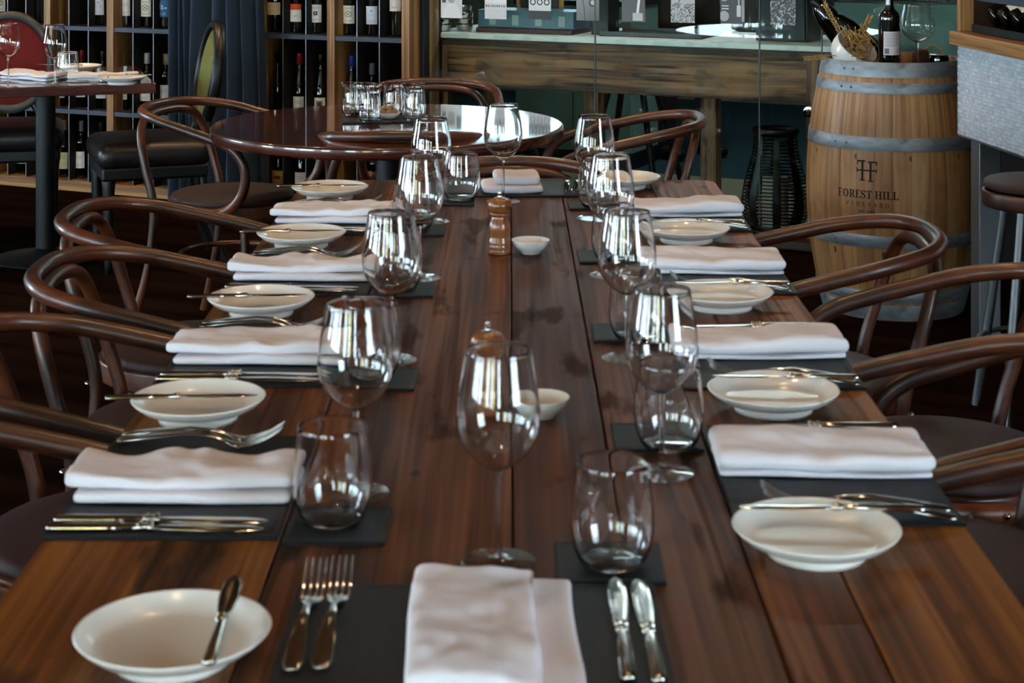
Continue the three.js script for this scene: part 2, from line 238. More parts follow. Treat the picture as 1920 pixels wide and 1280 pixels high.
// ------------------------------------------------------------------ the long dining table
const TOP = 0.75;
{
  const t = thing('dining_table', 'long reclaimed timber dining table laid with slate mats and glasses', 'table', [0, 0, -3.0]);
  const e = [-0.535, -0.262, 0.004, 0.131, 0.265, 0.362, 0.535], len = 3.2;
  for (let i = 0; i < 6; i++) {
    const w = e[i + 1] - e[i] - 0.0022, x = (e[i] + e[i + 1]) / 2;
    let g;
    if (i === 0 || i === 5) { // outer planks have a rounded corner
      const s = i ? 1 : -1, sh = new THREE.Shape(), r = 0.05, a = -w / 2, b = w / 2, L = len / 2;
      if (s < 0) { sh.moveTo(b, -L); sh.lineTo(b, L); sh.lineTo(a + r, L); sh.quadraticCurveTo(a, L, a, L - r); sh.lineTo(a, -L + r); sh.quadraticCurveTo(a, -L, a + r, -L); } else { sh.moveTo(a, L); sh.lineTo(a, -L); sh.lineTo(b - r, -L); sh.quadraticCurveTo(b, -L, b, -L + r); sh.lineTo(b, L - r); sh.quadraticCurveTo(b, L, b - r, L); }
      g = new THREE.ExtrudeGeometry(sh, { depth: 0.036, bevelEnabled: true, bevelThickness: 0.002, bevelSize: 0.002, bevelOffset: -0.002, bevelSegments: 2, curveSegments: 8 }); g.rotateX(Math.PI / 2); g.translate(0, 0.038, 0);
    } else { g = new RoundedBoxGeometry(w, 0.04, len, 2, 0.0022); g.translate(0, 0.02, 0); }
    metres(g, 'z', [0.07, 0.18, 0.29, 0.4, 0.22, 0.31][i], [0.9, 0.3, 1.5, 0.1, 0.75, 0.9][i]);
    part('plank', mv(g, x, TOP - 0.04 - (i === 3 ? 0.0006 : 0), 0), M.planks[i], t);
  }
  for (const z of [-1.38, 1.38]) { part('rail', box(0.86, 0.07, 0.03, 0, 0.673, z * 0.86, 0.004, true), M.tableLeg, t); for (const x of [-0.4, 0.4]) part('leg', box(0.085, 0.71, 0.085, x, 0.355, z, 0.006, true), M.tableLeg, t); }
  part('stretcher', box(0.05, 0.06, 2.7, 0, 0.68, 0, 0.004, true), M.tableLeg, t);
}
// ------------------------------------------------------------------ tableware: one of each kind
const away = (o) => { scene.remove(o); return o; };
function makeWine() { // one closed outline in three parts
  const t = thing('wine_glass', '', 'wine glass');
  const outer = smooth([[0.0042, 0.102], [0.009, 0.1045], [0.026, 0.115], [0.0405, 0.133], [0.0468, 0.156], [0.0455, 0.182], [0.0405, 0.212], [0.0365, 0.236]], 34);
  const inner = outer.map(([r, y], i) => [Math.max(0, r - 0.0011 - 0.002 * Math.exp(-i / 3)), y + 0.0036 * Math.exp(-i / 4)]).filter((p) => p[0] > 0.002);
  part('bowl', lathe([...outer, [0.036, 0.2366], ...inner.slice(0, -1).reverse(), [0, inner[0][1]]], 48), M.glass, t);
  part('stem', lathe([[0.0045, 0.0075], [0.0037, 0.014], [0.0034, 0.04], [0.0034, 0.08], [0.0037, 0.096], [0.0042, 0.102]], 20), M.glass, t);
  part('foot', lathe([[0, 0], [0.036, 0], [0.041, 0.0008], [0.0415, 0.0016], [0.040, 0.0022], [0.02, 0.0032], [0.009, 0.005], [0.0045, 0.0075]], 48), M.clear, t);
  return away(t);
}
const tumblerGeo = () => { const o = smooth([[0.031, 0.0006], [0.038, 0.008], [0.0445, 0.026], [0.0465, 0.046], [0.0445, 0.075], [0.0405, 0.112]], 26), i = o.map(([r, y], k) => [r - 0.0012 - 0.0015 * Math.exp(-k / 3), y + 0.0055 * Math.exp(-k / 4)]); return lathe([[0, 0.001], [0.024, 0.0006], [0.026, 0], [0.031, 0.0006], ...o.slice(1), [0.0398, 0.1126], ...i.slice(1, -1).reverse(), [0.02, 0.0065], [0, 0.006]], 48); };
function makeFork() {
  const t = thing('table_fork', '', 'fork');
  part('handle', loft([[0.004, 0.115, 0.002, 0.001], [0.004, 0.114, 0.007, 0.0016], [0.005, 0.103, 0.0105, 0.002], [0.010, 0.067, 0.0095, 0.002], [0.0155, 0.02, 0.0055, 0.0019], [0.0135, -0.012, 0.0035, 0.002], [0.008, -0.034, 0.0035, 0.002]]), M.steel, t);
  const tines = [loft([[0.0082, -0.033, 0.003, 0.0018], [0.0045, -0.044, 0.009, 0.0014], [0.0028, -0.054, 0.0122, 0.0012], [0.0034, -0.06, 0.0122, 0.001]])];
  for (const x of [-0.0105, -0.0035, 0.0035, 0.0105]) tines.push(loft([[0.0032, -0.057, 0.0019, 0.001], [0.0055, -0.07, 0.0018, 0.001], [0.0135, -0.09, 0.0016, 0.0009], [0.026, -0.11, 0.0009, 0.0006]], 6, x));
  part('tines', tines, M.steel, t); return away(t);
}
function makeKnife() {
  const t = thing('table_knife', '', 'knife');
  part('handle', loft([[0.0045, 0.12, 0.002, 0.002], [0.0045, 0.119, 0.0075, 0.004], [0.0046, 0.11, 0.0085, 0.0045], [0.0048, 0.05, 0.0072, 0.0042], [0.005, 0.012, 0.0062, 0.004]]), M.steel, t);
  part('bolster', [[0.012, 0.0075], [0.006, 0.0062], [0, 0.0082]].map(([z, r]) => loft([[0.005, z + 0.003, r * 0.8, r * 0.6], [0.005, z + 0.0015, r, r * 0.75], [0.005, z - 0.0015, r, r * 0.75], [0.005, z - 0.003, r * 0.8, r * 0.6]])), M.steel, t);
  part('blade', loft([[0.0045, 0, 0.005, 0.002], [0.004, -0.012, 0.0085, 0.0013], [0.0035, -0.06, 0.0105, 0.0011], [0.003, -0.1, 0.0105, 0.001], [0.0028, -0.12, 0.0075, 0.0008], [0.0026, -0.13, 0.002, 0.0006]]), M.steel, t);
  return away(t);
}
function makeButter() {
  const t = thing('butter_knife', '', 'butter knife');
  part('handle', loft([[0.003, 0.108, 0.002, 0.002], [0.003, 0.107, 0.006, 0.003], [0.003, 0.1, 0.007, 0.0038], [0.0035, 0.05, 0.006, 0.0036], [0.0036, 0.012, 0.0048, 0.0032]]), M.steel, t);
  part('bolster', loft([[0.0036, 0.014, 0.0052, 0.0035], [0.0036, 0.01, 0.0065, 0.0048], [0.0036, 0.005, 0.0065, 0.0048], [0.0036, 0.001, 0.0045, 0.003]]), M.steel, t);
  part('blade', loft([[0.0036, 0.002, 0.004, 0.0018], [0.0034, -0.01, 0.0075, 0.0012], [0.003, -0.045, 0.0105, 0.001], [0.003, -0.08, 0.0095, 0.0009], [0.003, -0.098, 0.005, 0.0007], [0.003, -0.105, 0.0012, 0.0005]]), M.steel, t);
  return away(t);
}
const plateGeo = lathe([[0, 0.006], [0.051, 0.006], [0.052, 0], [0.056, 0], [0.0568, 0.004], [0.0565, 0.0095], [0.0575, 0.0115], ...smooth([[0.062, 0.0125], [0.076, 0.0158], [0.087, 0.0228], [0.0935, 0.0292]], 12), [0.0945, 0.0308], [0.0925, 0.0316], ...smooth([[0.091, 0.031], [0.0835, 0.0245], [0.076, 0.0192], [0.069, 0.0165], [0.062, 0.0156], [0.04, 0.0152]], 16), [0, 0.015]], 64);
const dishGeo = lathe([[0, 0.003], [0.016, 0.003], [0.017, 0], [0.019, 0], [0.021, 0.004], ...smooth([[0.024, 0.006], [0.034, 0.016], [0.0395, 0.027]], 8), [0.0395, 0.0285], [0.038, 0.028], ...smooth([[0.036, 0.0255], [0.03, 0.0165], [0.02, 0.008], [0.01, 0.006]], 8), [0, 0.006]], 48);
function slab(name, cat, w, h, d, edge) { const t = thing(name, '', cat); part('slab', box(w, h, d, 0, h / 2, 0, 0.0015), M.mat, t); const e = 0.006, q = 0.0014; part('edge_stitching', [box(w - 2 * e, 0.0008, q, 0, h + 0.0001, d / 2 - e, 0), box(w - 2 * e, 0.0008, q, 0, h + 0.0001, -d / 2 + e, 0), box(q, 0.0008, d - 2 * e, w / 2 - e, h + 0.0001, 0, 0), box(q, 0.0008, d - 2 * e, -w / 2 + e, h + 0.0001, 0, 0)], M.stitch, t); return away(t); }
const napkins = [0, 1, 2, 3, 4].map((k) => {
  const wav = (a, ph) => (v) => { const top = v.y > 0 ? 1 : 0.25, n = fbm(v.x * 1.9 + 5 + k * 3.1, v.z * 1.6 + 5 + ph, 8, 8, 30 + k, 3) - 0.5; v.y += a * n * top + 0.0022 * Math.sin(v.z * 24 + ph + k) * top; v.x += 0.004 * Math.sin(v.z * 13 + ph * 2 + k); };
  if (k === 4) return [soft(0.13, 0.013, 0.276, 0.006, 20, 4, 40, wav(0.008, 1)).translate(0.03, 0.0068, 0.004), soft(0.126, 0.017, 0.282, 0.008, 24, 5, 48, wav(0.034, 4)).translate(-0.008, 0.0225, 0)]; // end of the table
  if (k >= 2) return [soft(0.112, 0.008, 0.268, 0.0038, 20, 4, 40, wav(0.004, 1)).translate(0.002, 0.0045, 0), soft(0.121, 0.024, 0.276, 0.0115, 20, 6, 40, wav(0.026, 4)).translate(0, 0.0215, -0.002 + k * 0.001)]; // one thick roll
  return [soft(0.122, 0.0125, 0.262, 0.0055, 20, 4, 40, wav(0.010, 1)).translate(0.006, 0.0068, -0.004), soft(0.118, 0.014, 0.276, 0.0065, 20, 4, 40, wav(0.028, 4)).translate(-0.003, 0.0216, 0.002)];
});
function makeNapkin(k) { const t = thing('napkin', '', 'napkin'); part('lower_fold', napkins[k][0], M.cloth, t); part('upper_fold', napkins[k][1], M.cloth, t); return away(t); }
const P = { wine: makeWine(), tumbler: away(single('tumbler', '', 'tumbler', tumblerGeo(), M.glass)), fork: makeFork(), knife: makeKnife(), butter: makeButter(), plate: away(single('side_plate', '', 'plate', plateGeo, M.ceramic)), mat: slab('place_mat', 'place mat', 0.38, 0.005, 0.27), coaster: slab('coaster', 'coaster', 0.118, 0.005, 0.118), napkin: [0, 1, 2, 3, 4].map(makeNapkin) };
for (const k of Object.keys(used)) delete used[k]; for (const o of scene.children) if (o.name) { const b = o.name.replace(/_\d{3}$/, ''); used[b] = Math.max(used[b] ?? -1, +(o.name.match(/_(\d{3})$/)?.[1] ?? 0)); }
const put = (o, p, turn, label, group) => { const c = o.clone(); c.name = numbered(o.name.replace(/_\d{3}$/, '')); c.position.set(...p); c.rotation.y = turn; c.userData = { ...o.userData, label }; if (group) c.userData.group = group; scene.add(c); return c; };
// ------------------------------------------------------------------ the ten place settings
// x: the guest's right, z: towards the guest; mat centre, turn, where, jitters
const SIDE = { rack: 'wine-rack side of the long table', barrel: 'barrel side of the long table' };
const places = [
  [-0.4, -2.205, -90, 'fourth place from the round table, wine-rack side', 0], [-0.4, -2.835, -90, 'third place from the round table, wine-rack side', 1], [-0.4, -3.44, -90, 'second place from the round table, wine-rack side', 0], [-0.4, -4.03, -90, 'first place from the round table, wine-rack side', 1],
  [0.4, -2.25, 90, 'fourth place from the round table, barrel side', 2], [0.4, -2.82, 90, 'third place from the round table, barrel side', 3], [0.4, -3.45, 90, 'second place from the round table, barrel side', 2], [0.4, -4.065, 90, 'first place from the round table, barrel side', 3],
  [-0.035, -1.741, 0, 'the long table end away from the barrel', 4], [0.005, -4.465, 180, 'the long table end by the round table', -1],
];
places.forEach(([X, Z, deg, where, nk], i) => {
  const th = deg * R, cs = Math.cos(th), sn = Math.sin(th), a = i > 7 ? 'at ' : 'at the ', side = Math.abs(deg) === 90;
  const w = (x, y, z) => [X + x * cs + z * sn, TOP + y, Z - x * sn + z * cs], J = (k) => (hash(i, k, 5) - 0.5);
  const grp = (s) => s + ' on the long table', L = (s) => `${s} ${a}${where}`;
  put(P.mat, w(0, 0, 0), th + 0.012 * J(1), L('black leather place mat'), grp('place mats'));
  const near = i < 8;
  put(P.coaster, w(0.147 + 0.01 * J(2), 0, -0.2), th + 0.03 * J(3), L('square black coaster'), grp('coasters'));
  const tx = [0.136, 0.14, 0.135, 0.14, 0.09, 0.1, 0.1, 0.1, 0.144, 0.118][i];
  put(P.tumbler, w(tx + 0.004, 0.0052, -0.19 + 0.006 * J(4)), 0, L('stemless water glass'), grp('water glasses'));
  const wx = [0.03, 0.035, 0.035, 0.03, 0, -0.01, -0.02, -0.02, 0.023, 0.02][i], wz = [-0.21, -0.212, -0.226, -0.222, -0.205, -0.212, -0.203, -0.204, -0.207, -0.2][i];
  put(P.wine, w(wx, 0.0003, wz), rr(0, 6), L('empty stemmed wine glass'), grp('wine glasses'));
  if (nk >= 0) put(P.napkin[nk], w(side ? 0.02 : 0.008, 0.0054, side ? 0 : 0.016), th + 0.02 * J(6) , L('folded white napkin'), grp('napkins'));
  const fr = side ? -0.12 : -0.06 * R;
  put(P.fork, w(-0.143, 0.0056, side ? 0.012 : -0.034), th + fr + 0.02 * J(7), L('inner steel fork'), grp('inner forks'));
  put(P.fork, w(-0.17, 0.0056, side ? 0.012 : -0.03), th + fr + 0.02 * J(8), L('outer steel fork'), grp('outer forks'));
  if (i !== 9) {
    put(P.knife, w(0.147, 0.0056, side ? 0.012 : -0.014), th + 0.02 * J(9), L('inner steel knife'), grp('inner knives'));
    put(P.knife, w(0.173, 0.0056, side ? 0.014 : -0.01), th + 0.02 * J(10), L('outer steel knife'), grp('outer knives'));
  }
  const px = i === 8 ? -0.29 : i === 4 ? -0.272 : -0.285, pz = i === 4 ? -0.055 : i > 4 && i < 8 ? -0.02 : i === 9 ? 0.01 : 0.04;
  put(P.plate, w(px, 0.0002, pz), 0, L('white side plate'), grp('side plates'));
  if (i !== 9) { const kx = px + (i === 8 ? 0.045 : i < 4 ? 0.01 : 0.05), kr = i === 8 ? 0.04 : i < 4 ? 0.06 : -0.03; put(P.butter, w(kx, 0.031, pz - (i === 8 ? 0.02 : i < 4 ? -0.02 : -0.025)), th + kr, L('small butter knife across side plate'), grp('butter knives')); }
});
{ // the napkin at the far end is folded over loosely
  const t = thing('napkin', 'loosely doubled white napkin at the long table end by the round table', 'napkin', [-0.005, TOP + 0.0052, -4.42], 0.06, 'napkins on the long table');
  const w1 = (v) => { v.y += 0.006 * (fbm(v.x * 3 + 2, v.z * 3 + 2, 8, 8, 44, 3) - 0.5); };
  part('lower_fold', soft(0.15, 0.02, 0.13, 0.0095, 24, 6, 16, w1).translate(0.01, 0.0105, 0.01), M.cloth, t);
  part('upper_fold', soft(0.115, 0.024, 0.115, 0.0115, 20, 6, 16, w1).translate(0.022, 0.032, 0.005), M.cloth, t);
}
// ------------------------------------------------------------------ pepper mills and salt dishes
{
  const mill = (label, pos) => {
    const t = thing('pepper_mill', label, 'pepper mill', pos, 0, 'pepper mills on the long table');
    part('body', lathe([[0, 0], [0.0225, 0], [0.0235, 0.002], [0.0235, 0.009], [0.0222, 0.0105], [0.0235, 0.012], [0.0235, 0.0185], [0.022, 0.02], [0.0232, 0.022], [0.0228, 0.027], ...smooth([[0.0205, 0.034], [0.0215, 0.044], [0.0225, 0.053], [0.021, 0.064], [0.0175, 0.073], [0.0165, 0.078]], 16), [0.0195, 0.08], [0.021, 0.0835], [0.0195, 0.087], [0.012, 0.0872], [0, 0.0872]], 40), M.mill, t);
    part('head', lathe([[0, 0.087], [0.017, 0.087], [0.021, 0.089], ...smooth([[0.0235, 0.095], [0.0245, 0.102], [0.021, 0.111], [0.012, 0.1155]], 12), [0, 0.116]], 40), M.mill, t);
    part('knob', lathe([[0, 0.1155], [0.0055, 0.1155], [0.004, 0.119], [0.0045, 0.1205], [0.0045, 0.1275], [0.0035, 0.129], [0, 0.129]], 20), M.steel, t);
  };
  mill('turned wooden pepper mill standing nearer the round table', [-0.02, TOP, -3.645]); mill('turned wooden pepper mill seen through the bowl of a wine glass', [-0.031, TOP, -2.52]);
  single('salt_dish', 'small white salt dish beside the pepper mill nearer the round table', 'dish', dishGeo, M.ceramic, [0.044, TOP, -3.65], 0, 'salt dishes'); const s2 = single('salt_dish', 'small white salt dish beside the pepper mill behind the wine glass', 'dish', dishGeo, M.ceramic, [0.046, TOP, -2.5], 0, 'salt dishes');
  const salt = std({ color: C(0xb9a894), roughness: 1 }); for (const o of [s2]) part('salt', lathe([[0, 0.0115], [0.018, 0.0118], [0.026, 0.0125]], 32), salt, o);
}
// ------------------------------------------------------------------ bentwood armchairs; local z: the way the chair faces
const armRail = (() => { const h = [[0.1, 0.767, -0.283], [0.19, 0.76, -0.235], [0.243, 0.744, -0.14], [0.266, 0.72, -0.03], [0.272, 0.696, 0.07], [0.27, 0.672, 0.145], [0.266, 0.63, 0.192], [0.262, 0.575, 0.205], [0.256, 0.515, 0.188], [0.247, 0.468, 0.14], [0.238, 0.446, 0.075], [0.236, 0.441, 0.005], [0.236, 0.44, -0.05]].map(([x, y, z]) => [x > 0.236 ? 0.236 + (x - 0.236) * 0.55 : x, y, z]); return [...h.slice().reverse(), [0, 0.769, -0.292], ...h.map(([x, y, z]) => [-x, y, z])]; })();
const backArch = (() => { const h = [[0.11, 0.74, -0.264], [0.168, 0.714, -0.254], [0.197, 0.655, -0.236], [0.206, 0.575, -0.213], [0.207, 0.48, -0.186], [0.207, 0.4, -0.18], [0.213, 0.25, -0.197], [0.225, 0.1, -0.235], [0.236, 0.0, -0.268]]; return [...h.slice().reverse(), [0, 0.748, -0.268], ...h.map(([x, y, z]) => [-x, y, z])]; })();
function makeChair() {
  const t = thing('bentwood_armchair', '', 'chair');
  part('arm_rail', tube(armRail, 0.0165, 120, 14), M.bent, t); part('back_frame', tube(backArch, 0.0145, 120, 12), M.bent, t);
  part('seat_ring', lathe([[0.19, 0.415], [0.217, 0.415], [0.2195, 0.42], [0.2195, 0.455], [0.216, 0.46], [0.19, 0.46], [0.19, 0.415]], 56), M.bent, t);
  part('seat_cushion', lathe([[0, 0.45], [0.2, 0.45], ...smooth([[0.209, 0.461], [0.21, 0.471], [0.198, 0.481], [0.15, 0.488], [0.08, 0.49]], 16), [0, 0.49]], 56), M.seat, t);
  for (const s of [1, -1]) part('leg', tube([[s * 0.155, 0.43, 0.14], [s * 0.162, 0.25, 0.155], [s * 0.178, 0, 0.19]], 0.0145, 20, 12), M.bent, t);
  part('leg_ring', mv(new THREE.TorusGeometry(0.178, 0.009, 10, 56), 0, 0.27, 0, Math.PI / 2), M.bent, t);
  const b = []; for (const s of [1, -1]) for (const z of [0.03, -0.035]) b.push(mv(new THREE.SphereGeometry(0.006, 10, 8), s * 0.2525, 0.441, z)); for (const s of [1, -1]) b.push(mv(new THREE.SphereGeometry(0.006, 10, 8), s * 0.207, 0.44, -0.199));
  part('bolts', b, M.steel, t);
  return away(t);
}
{
  const ch = makeChair(); used.bentwood_armchair = -1;
  const g = 'bentwood armchairs', T = 'dark bentwood armchair tucked under ', D = [
    [-0.615, -2.22, 90, T + 'the fourth place from the round table, wine-rack side'], [-0.63, -2.825, 90, T + 'the third place from the round table, wine-rack side'], [-0.615, -3.415, 90, T + 'the second place from the round table, wine-rack side'], [-0.71, -4.0, 90, 'dark bentwood armchair at the first place from the round table, wine-rack side'],
    [0.65, -2.13, -90, T + 'the fourth place from the round table, barrel side'], [0.66, -2.68, -90, T + 'the third place from the round table, barrel side'], [0.79, -3.225, -86, 'dark bentwood armchair pulled out from the second place, barrel side'], [0.615, -3.77, -90, 'dark bentwood armchair in front of the wine barrel'],
    [0.0, -4.5, 0, 'dark bentwood armchair at the long table end by the round table'], [-0.34, -5.6, 180, 'dark bentwood armchair with its back to the long table, at the round table'], [-0.29, -6.6, 0, 'dark bentwood armchair behind the round table, facing the long table'], [0.33, -5.73, -90, 'dark bentwood armchair at the round table on the lantern side'], [-0.95, -6.04, 67, 'dark bentwood armchair at the round table on the curtain side'],
  ];
  for (const [x, z, deg, label] of D) put(ch, [x, 0, z], deg * R, label, g);
}
// ------------------------------------------------------------------ round table
{
  const X = -0.397, Z = -5.75;
  const t = thing('round_table', 'round glossy mahogany table with six tumblers on slates', 'table', [X, 0, Z]);
  part('tabletop', metres(lathe([[0, 0.711], [0.555, 0.711], [0.57, 0.714], [0.575, 0.72], [0.575, 0.743], [0.571, 0.749], [0.564, 0.75], [0, 0.75]], 96), 'x'), M.mahogany, t);
  part('pedestal', lathe([[0.04, 0.03], [0.04, 0.7]], 28), M.blackMetal, t); part('base', lathe([[0, 0], [0.115, 0], [0.115, 0.014], [0.06, 0.04], [0.04, 0.06]], 40), M.blackMetal, t); part('top_plate', cyl(0.16, 0.16, 0.014, 0, 0.697, 0), M.blackMetal, t);
  const o = smooth([[0.027, 0.0006], [0.0345, 0.007], [0.0375, 0.03], [0.036, 0.06], [0.0345, 0.085], [0.036, 0.099], [0.0405, 0.108]], 26), i = o.map(([r, y], k) => [r - 0.0014 - 0.001 * Math.exp(-k / 3), y + 0.007 * Math.exp(-k / 4)]);
  const g = lathe([[0, 0.001], [0.022, 0], [0.027, 0.0006], ...o.slice(1), [0.0397, 0.1086], ...i.slice(1, -1).reverse(), [0.02, 0.0085], [0, 0.008]], 44);
  for (const [x, z, r, l] of [[-0.475, -5.84, 0.1, 'black slate under the tumblers nearer the wine rack'], [-0.345, -5.86, -0.08, 'black slate under the tumblers nearer the glass partition']]) put(P.coaster, [x, TOP, z], r, l, 'slates on the round table').scale.set(x < -0.4 ? 1.35 : 1.05, 1, 1.6);
  for (const [x, d, l] of [[-0.529, 5.94, 'back tumbler of the trio nearer the wine rack'], [-0.485, 5.93, 'middle tumbler of the trio nearer the wine rack'], [-0.457, 5.76, 'front tumbler of the trio nearer the wine rack'], [-0.392, 5.95, 'back tumbler of the trio nearer the glass partition'], [-0.318, 5.92, 'middle tumbler of the trio nearer the glass partition'], [-0.316, 5.8, 'front tumbler of the trio nearer the glass partition']]) single('flared_tumbler', l + ', on round table', 'tumbler', g, M.glass, [x, TOP + 0.0053, -d], 0, 'flared tumblers on the round table');
  const d = single('nut_dish', 'small white dish of brown nuts between the tumblers on the round table', 'dish', lathe([[0, 0.003], [0.018, 0], [0.022, 0.002], ...smooth([[0.026, 0.005], [0.036, 0.013], [0.0415, 0.022]], 8), [0.04, 0.0225], ...smooth([[0.036, 0.017], [0.026, 0.008], [0.015, 0.006]], 8), [0, 0.006]], 40), M.ceramic, [-0.401, TOP + 0.0053, -5.835]);
  const nutMat = std({ color: C(0x8d6a4a), roughness: 0.7 });
  [[0, 0.002, 0], [0.018, 0.003, 0.006], [-0.017, 0.002, 0.004], [0.004, 0.003, 0.018], [0.002, 0.003, -0.018], [0.006, 0.016, 0.003], [-0.012, 0.015, -0.006]].forEach(([x, y, z], k) => { const gg = new THREE.SphereGeometry(0.0115, 14, 10); gg.scale(1, 0.95, 1.12); single('nut', ['brown nut at the bottom of the dish on the round table', 'brown nut beside the glass-partition trio of tumblers', 'brown nut beside the wine-rack trio of tumblers', 'brown nut at the front of the small dish', 'brown nut at the back of the small dish', 'topmost brown nut in the small dish', 'second topmost brown nut in the small dish'][k], 'nut', gg, nutMat, [-0.401 + x, TOP + 0.0243 + y, -5.835 + z], k * 1.3, 'nuts in the dish on the round table'); });
}
// ------------------------------------------------------------------ square table and its setting, oval-backed chairs
{
  const th = 18 * R, cx = -1.91, cz = -7.25, w = (x, z, y = TOP) => [cx + x * Math.cos(th) + z * Math.sin(th), y, cz - x * Math.sin(th) + z * Math.cos(th)];
  const t = thing('cafe_table', 'square dark wooden table on one black pedestal before the wine rack', 'table', [cx, 0, cz], th);
  part('tabletop', metres(new RoundedBoxGeometry(0.8, 0.04, 0.76, 2, 0.004), 'x').translate(0.005, TOP - 0.02, 0), M.mahogany, t);
  part('pedestal', cyl(0.04, 0.04, 0.69, 0, 0.02, 0, 24), M.blackMetal, t); part('base', lathe([[0, 0], [0.21, 0], [0.21, 0.012], [0.06, 0.03], [0.04, 0.05]], 40), M.blackMetal, t); part('top_plate', box(0.3, 0.014, 0.3, 0, 0.703, 0), M.blackMetal, t);
  const W = (px, d) => [(px - 955) * d / 3300, TOP + 0.0003, -d];
  put(P.wine, [-2.002, TOP + 0.0003, -7.03], 1, 'empty wine glass on the square table before the red chair back', 'wine glasses on the square table'); put(P.wine, [-1.795, TOP + 0.0003, -6.95], 2, 'empty wine glass on the square table beside a tumbler', 'wine glasses on the square table');
  put(P.tumbler, [-1.79, TOP + 0.0003, -7.13], 0, 'stemless water glass on the square table');
  put(P.napkin[0], [-1.94, TOP + 0.0002, -7.17], 60 * R, 'folded white napkin on the square table before the red chair'); put(P.napkin[1], [-1.64, TOP + 0.0002, -7.1], 100 * R, 'folded white napkin on the square table beside the stacked plate and fork');
  put(P.plate, [-1.82, TOP + 0.0002, -7.44], 0, 'white side plate at the back edge of the square table'); put(P.plate, [-1.535, TOP + 0.0002, -6.98], 0, 'white side plate at the corner of the square table');
  put(P.butter, [-1.9, TOP + 0.0313, -7.43], 75 * R, 'small butter knife on the plate at the back of the square table'); put(P.butter, [-1.53, TOP + 0.0313, -6.995], 95 * R, 'small butter knife on the plate at the corner of the square table');
  put(P.fork, [-1.7, TOP + 0.0003, -6.98], -70 * R, 'steel fork beside the corner plate on the square table');
}
function ovalChair(label, pos, deg, pad, frameMat) { // local z: the way it faces
  const t = thing('oval_back_chair', label, 'chair', pos, deg * R, 'oval-backed dining chairs');
  const tilt = -0.16, oy = 0.755, oz = -0.25, ring = mv(new THREE.TorusGeometry(0.19, 0.018, 14, 56), 0, 0, 0); ring.scale(0.92, 1.1, 1.35);
  part('back_frame', mv(ring, 0, oy, oz, tilt), frameMat, t);
  const pg = new THREE.SphereGeometry(0.178, 40, 20); pg.scale(0.92, 1.1, 0.14); part('back_pad', mv(pg, 0, oy, oz, tilt), pad, t);
  part('seat_rail', box(0.44, 0.055, 0.42, 0, 0.395, 0, 0.012), M.black, t);
  part('seat_cushion', soft(0.47, 0.1, 0.45, 0.045, 22, 8, 22, (v) => { if (v.y > 0) v.y += 0.018 * (1 - (v.x / 0.24) ** 2) * (1 - (v.z / 0.23) ** 2); }).translate(0, 0.462, 0), M.blackSeat, t);
  for (const s of [1, -1]) { part('leg', lathe([[0, 0], [0.014, 0], [0.017, 0.05], [0.024, 0.33], [0.028, 0.37], [0.02, 0.385], [0, 0.385]], 18).translate(s * 0.19, 0, 0.18), M.black, t); part('leg', tube([[s * 0.17, 0.4, -0.19], [s * 0.18, 0.2, -0.22], [s * 0.19, 0, -0.29]], 0.019, 16, 10), M.black, t); part('back_support', tube([[s * 0.16, 0.4, -0.19], [s * 0.14, 0.5, -0.21], [s * 0.1, 0.575, -0.23]], 0.018, 16, 10), M.black, t); }
}
ovalChair('oval-backed chair with green fabric back, before the blue curtain', [-1.48, 0, -7.2], -70, M.greenCloth, M.black);
ovalChair('oval-backed chair with red fabric back behind the square table', [-2.17, 0, -7.62], 14, M.redCloth, M.greyFrame);
// ------------------------------------------------------------------ wine racks and bottles (built in the room's frame)
const Y1 = 0.05, Y2 = 0.414, Y3 = 0.838;
function rack(label, posts, dividers, s0, s1) {
  const t = thing('wine_rack', label, 'wine rack', [0, 0, 0]); inRoom(t);
  const top = 2.4;
  for (const s of posts) part('post', box(0.042, top, 0.3, s, top / 2, -0.15, 0.002, true), M.oak, t);
  for (let i = 0; i < posts.length - 1; i++) for (const y of [Y2, Y3, 1.26, 1.68, 2.1]) part('shelf', box(posts[i + 1] - posts[i] - 0.042, 0.022, 0.285, (posts[i] + posts[i + 1]) / 2, y - 0.011, -0.148, 0.001), M.shelf, t);
  for (const s of dividers) { const d = part('divider', box(0.005, top - 0.06, 0.26, s, top / 2 + 0.02, -0.154, 0), M.divider, t); part('edge_strip', box(0.0045, top - 0.06, 0.003, s, top / 2 + 0.02, -0.0225, 0.001), M.brushed, d); }
  part('plinth', box(s1 - s0, 0.05, 0.3, (s0 + s1) / 2, 0.0255, -0.15, 0.002, true), M.oak, t); part('top_board', box(s1 - s0, 0.04, 0.3, (s0 + s1) / 2, top + 0.02, -0.15, 0.002, true), M.oak, t);
  part('back_panel', box(s1 - s0, top, 0.02, (s0 + s1) / 2, top / 2 + 0.03, -0.315, 0), M.dark, t);
}
rack('tall oak wine rack behind the square table', [-0.49, -0.09, 0.307, 0.704, 1.101], [-0.36, -0.225, 0.032, 0.152, 0.43, 0.552, 0.83, 0.954], -0.511, 1.122);
rack('tall oak wine rack between the curtain and the glass partition', [1.58, 1.988, 2.388].map((s, i) => i ? s : 1.56), [1.71, 1.838, 2.118, 2.238], 1.539, 2.409);
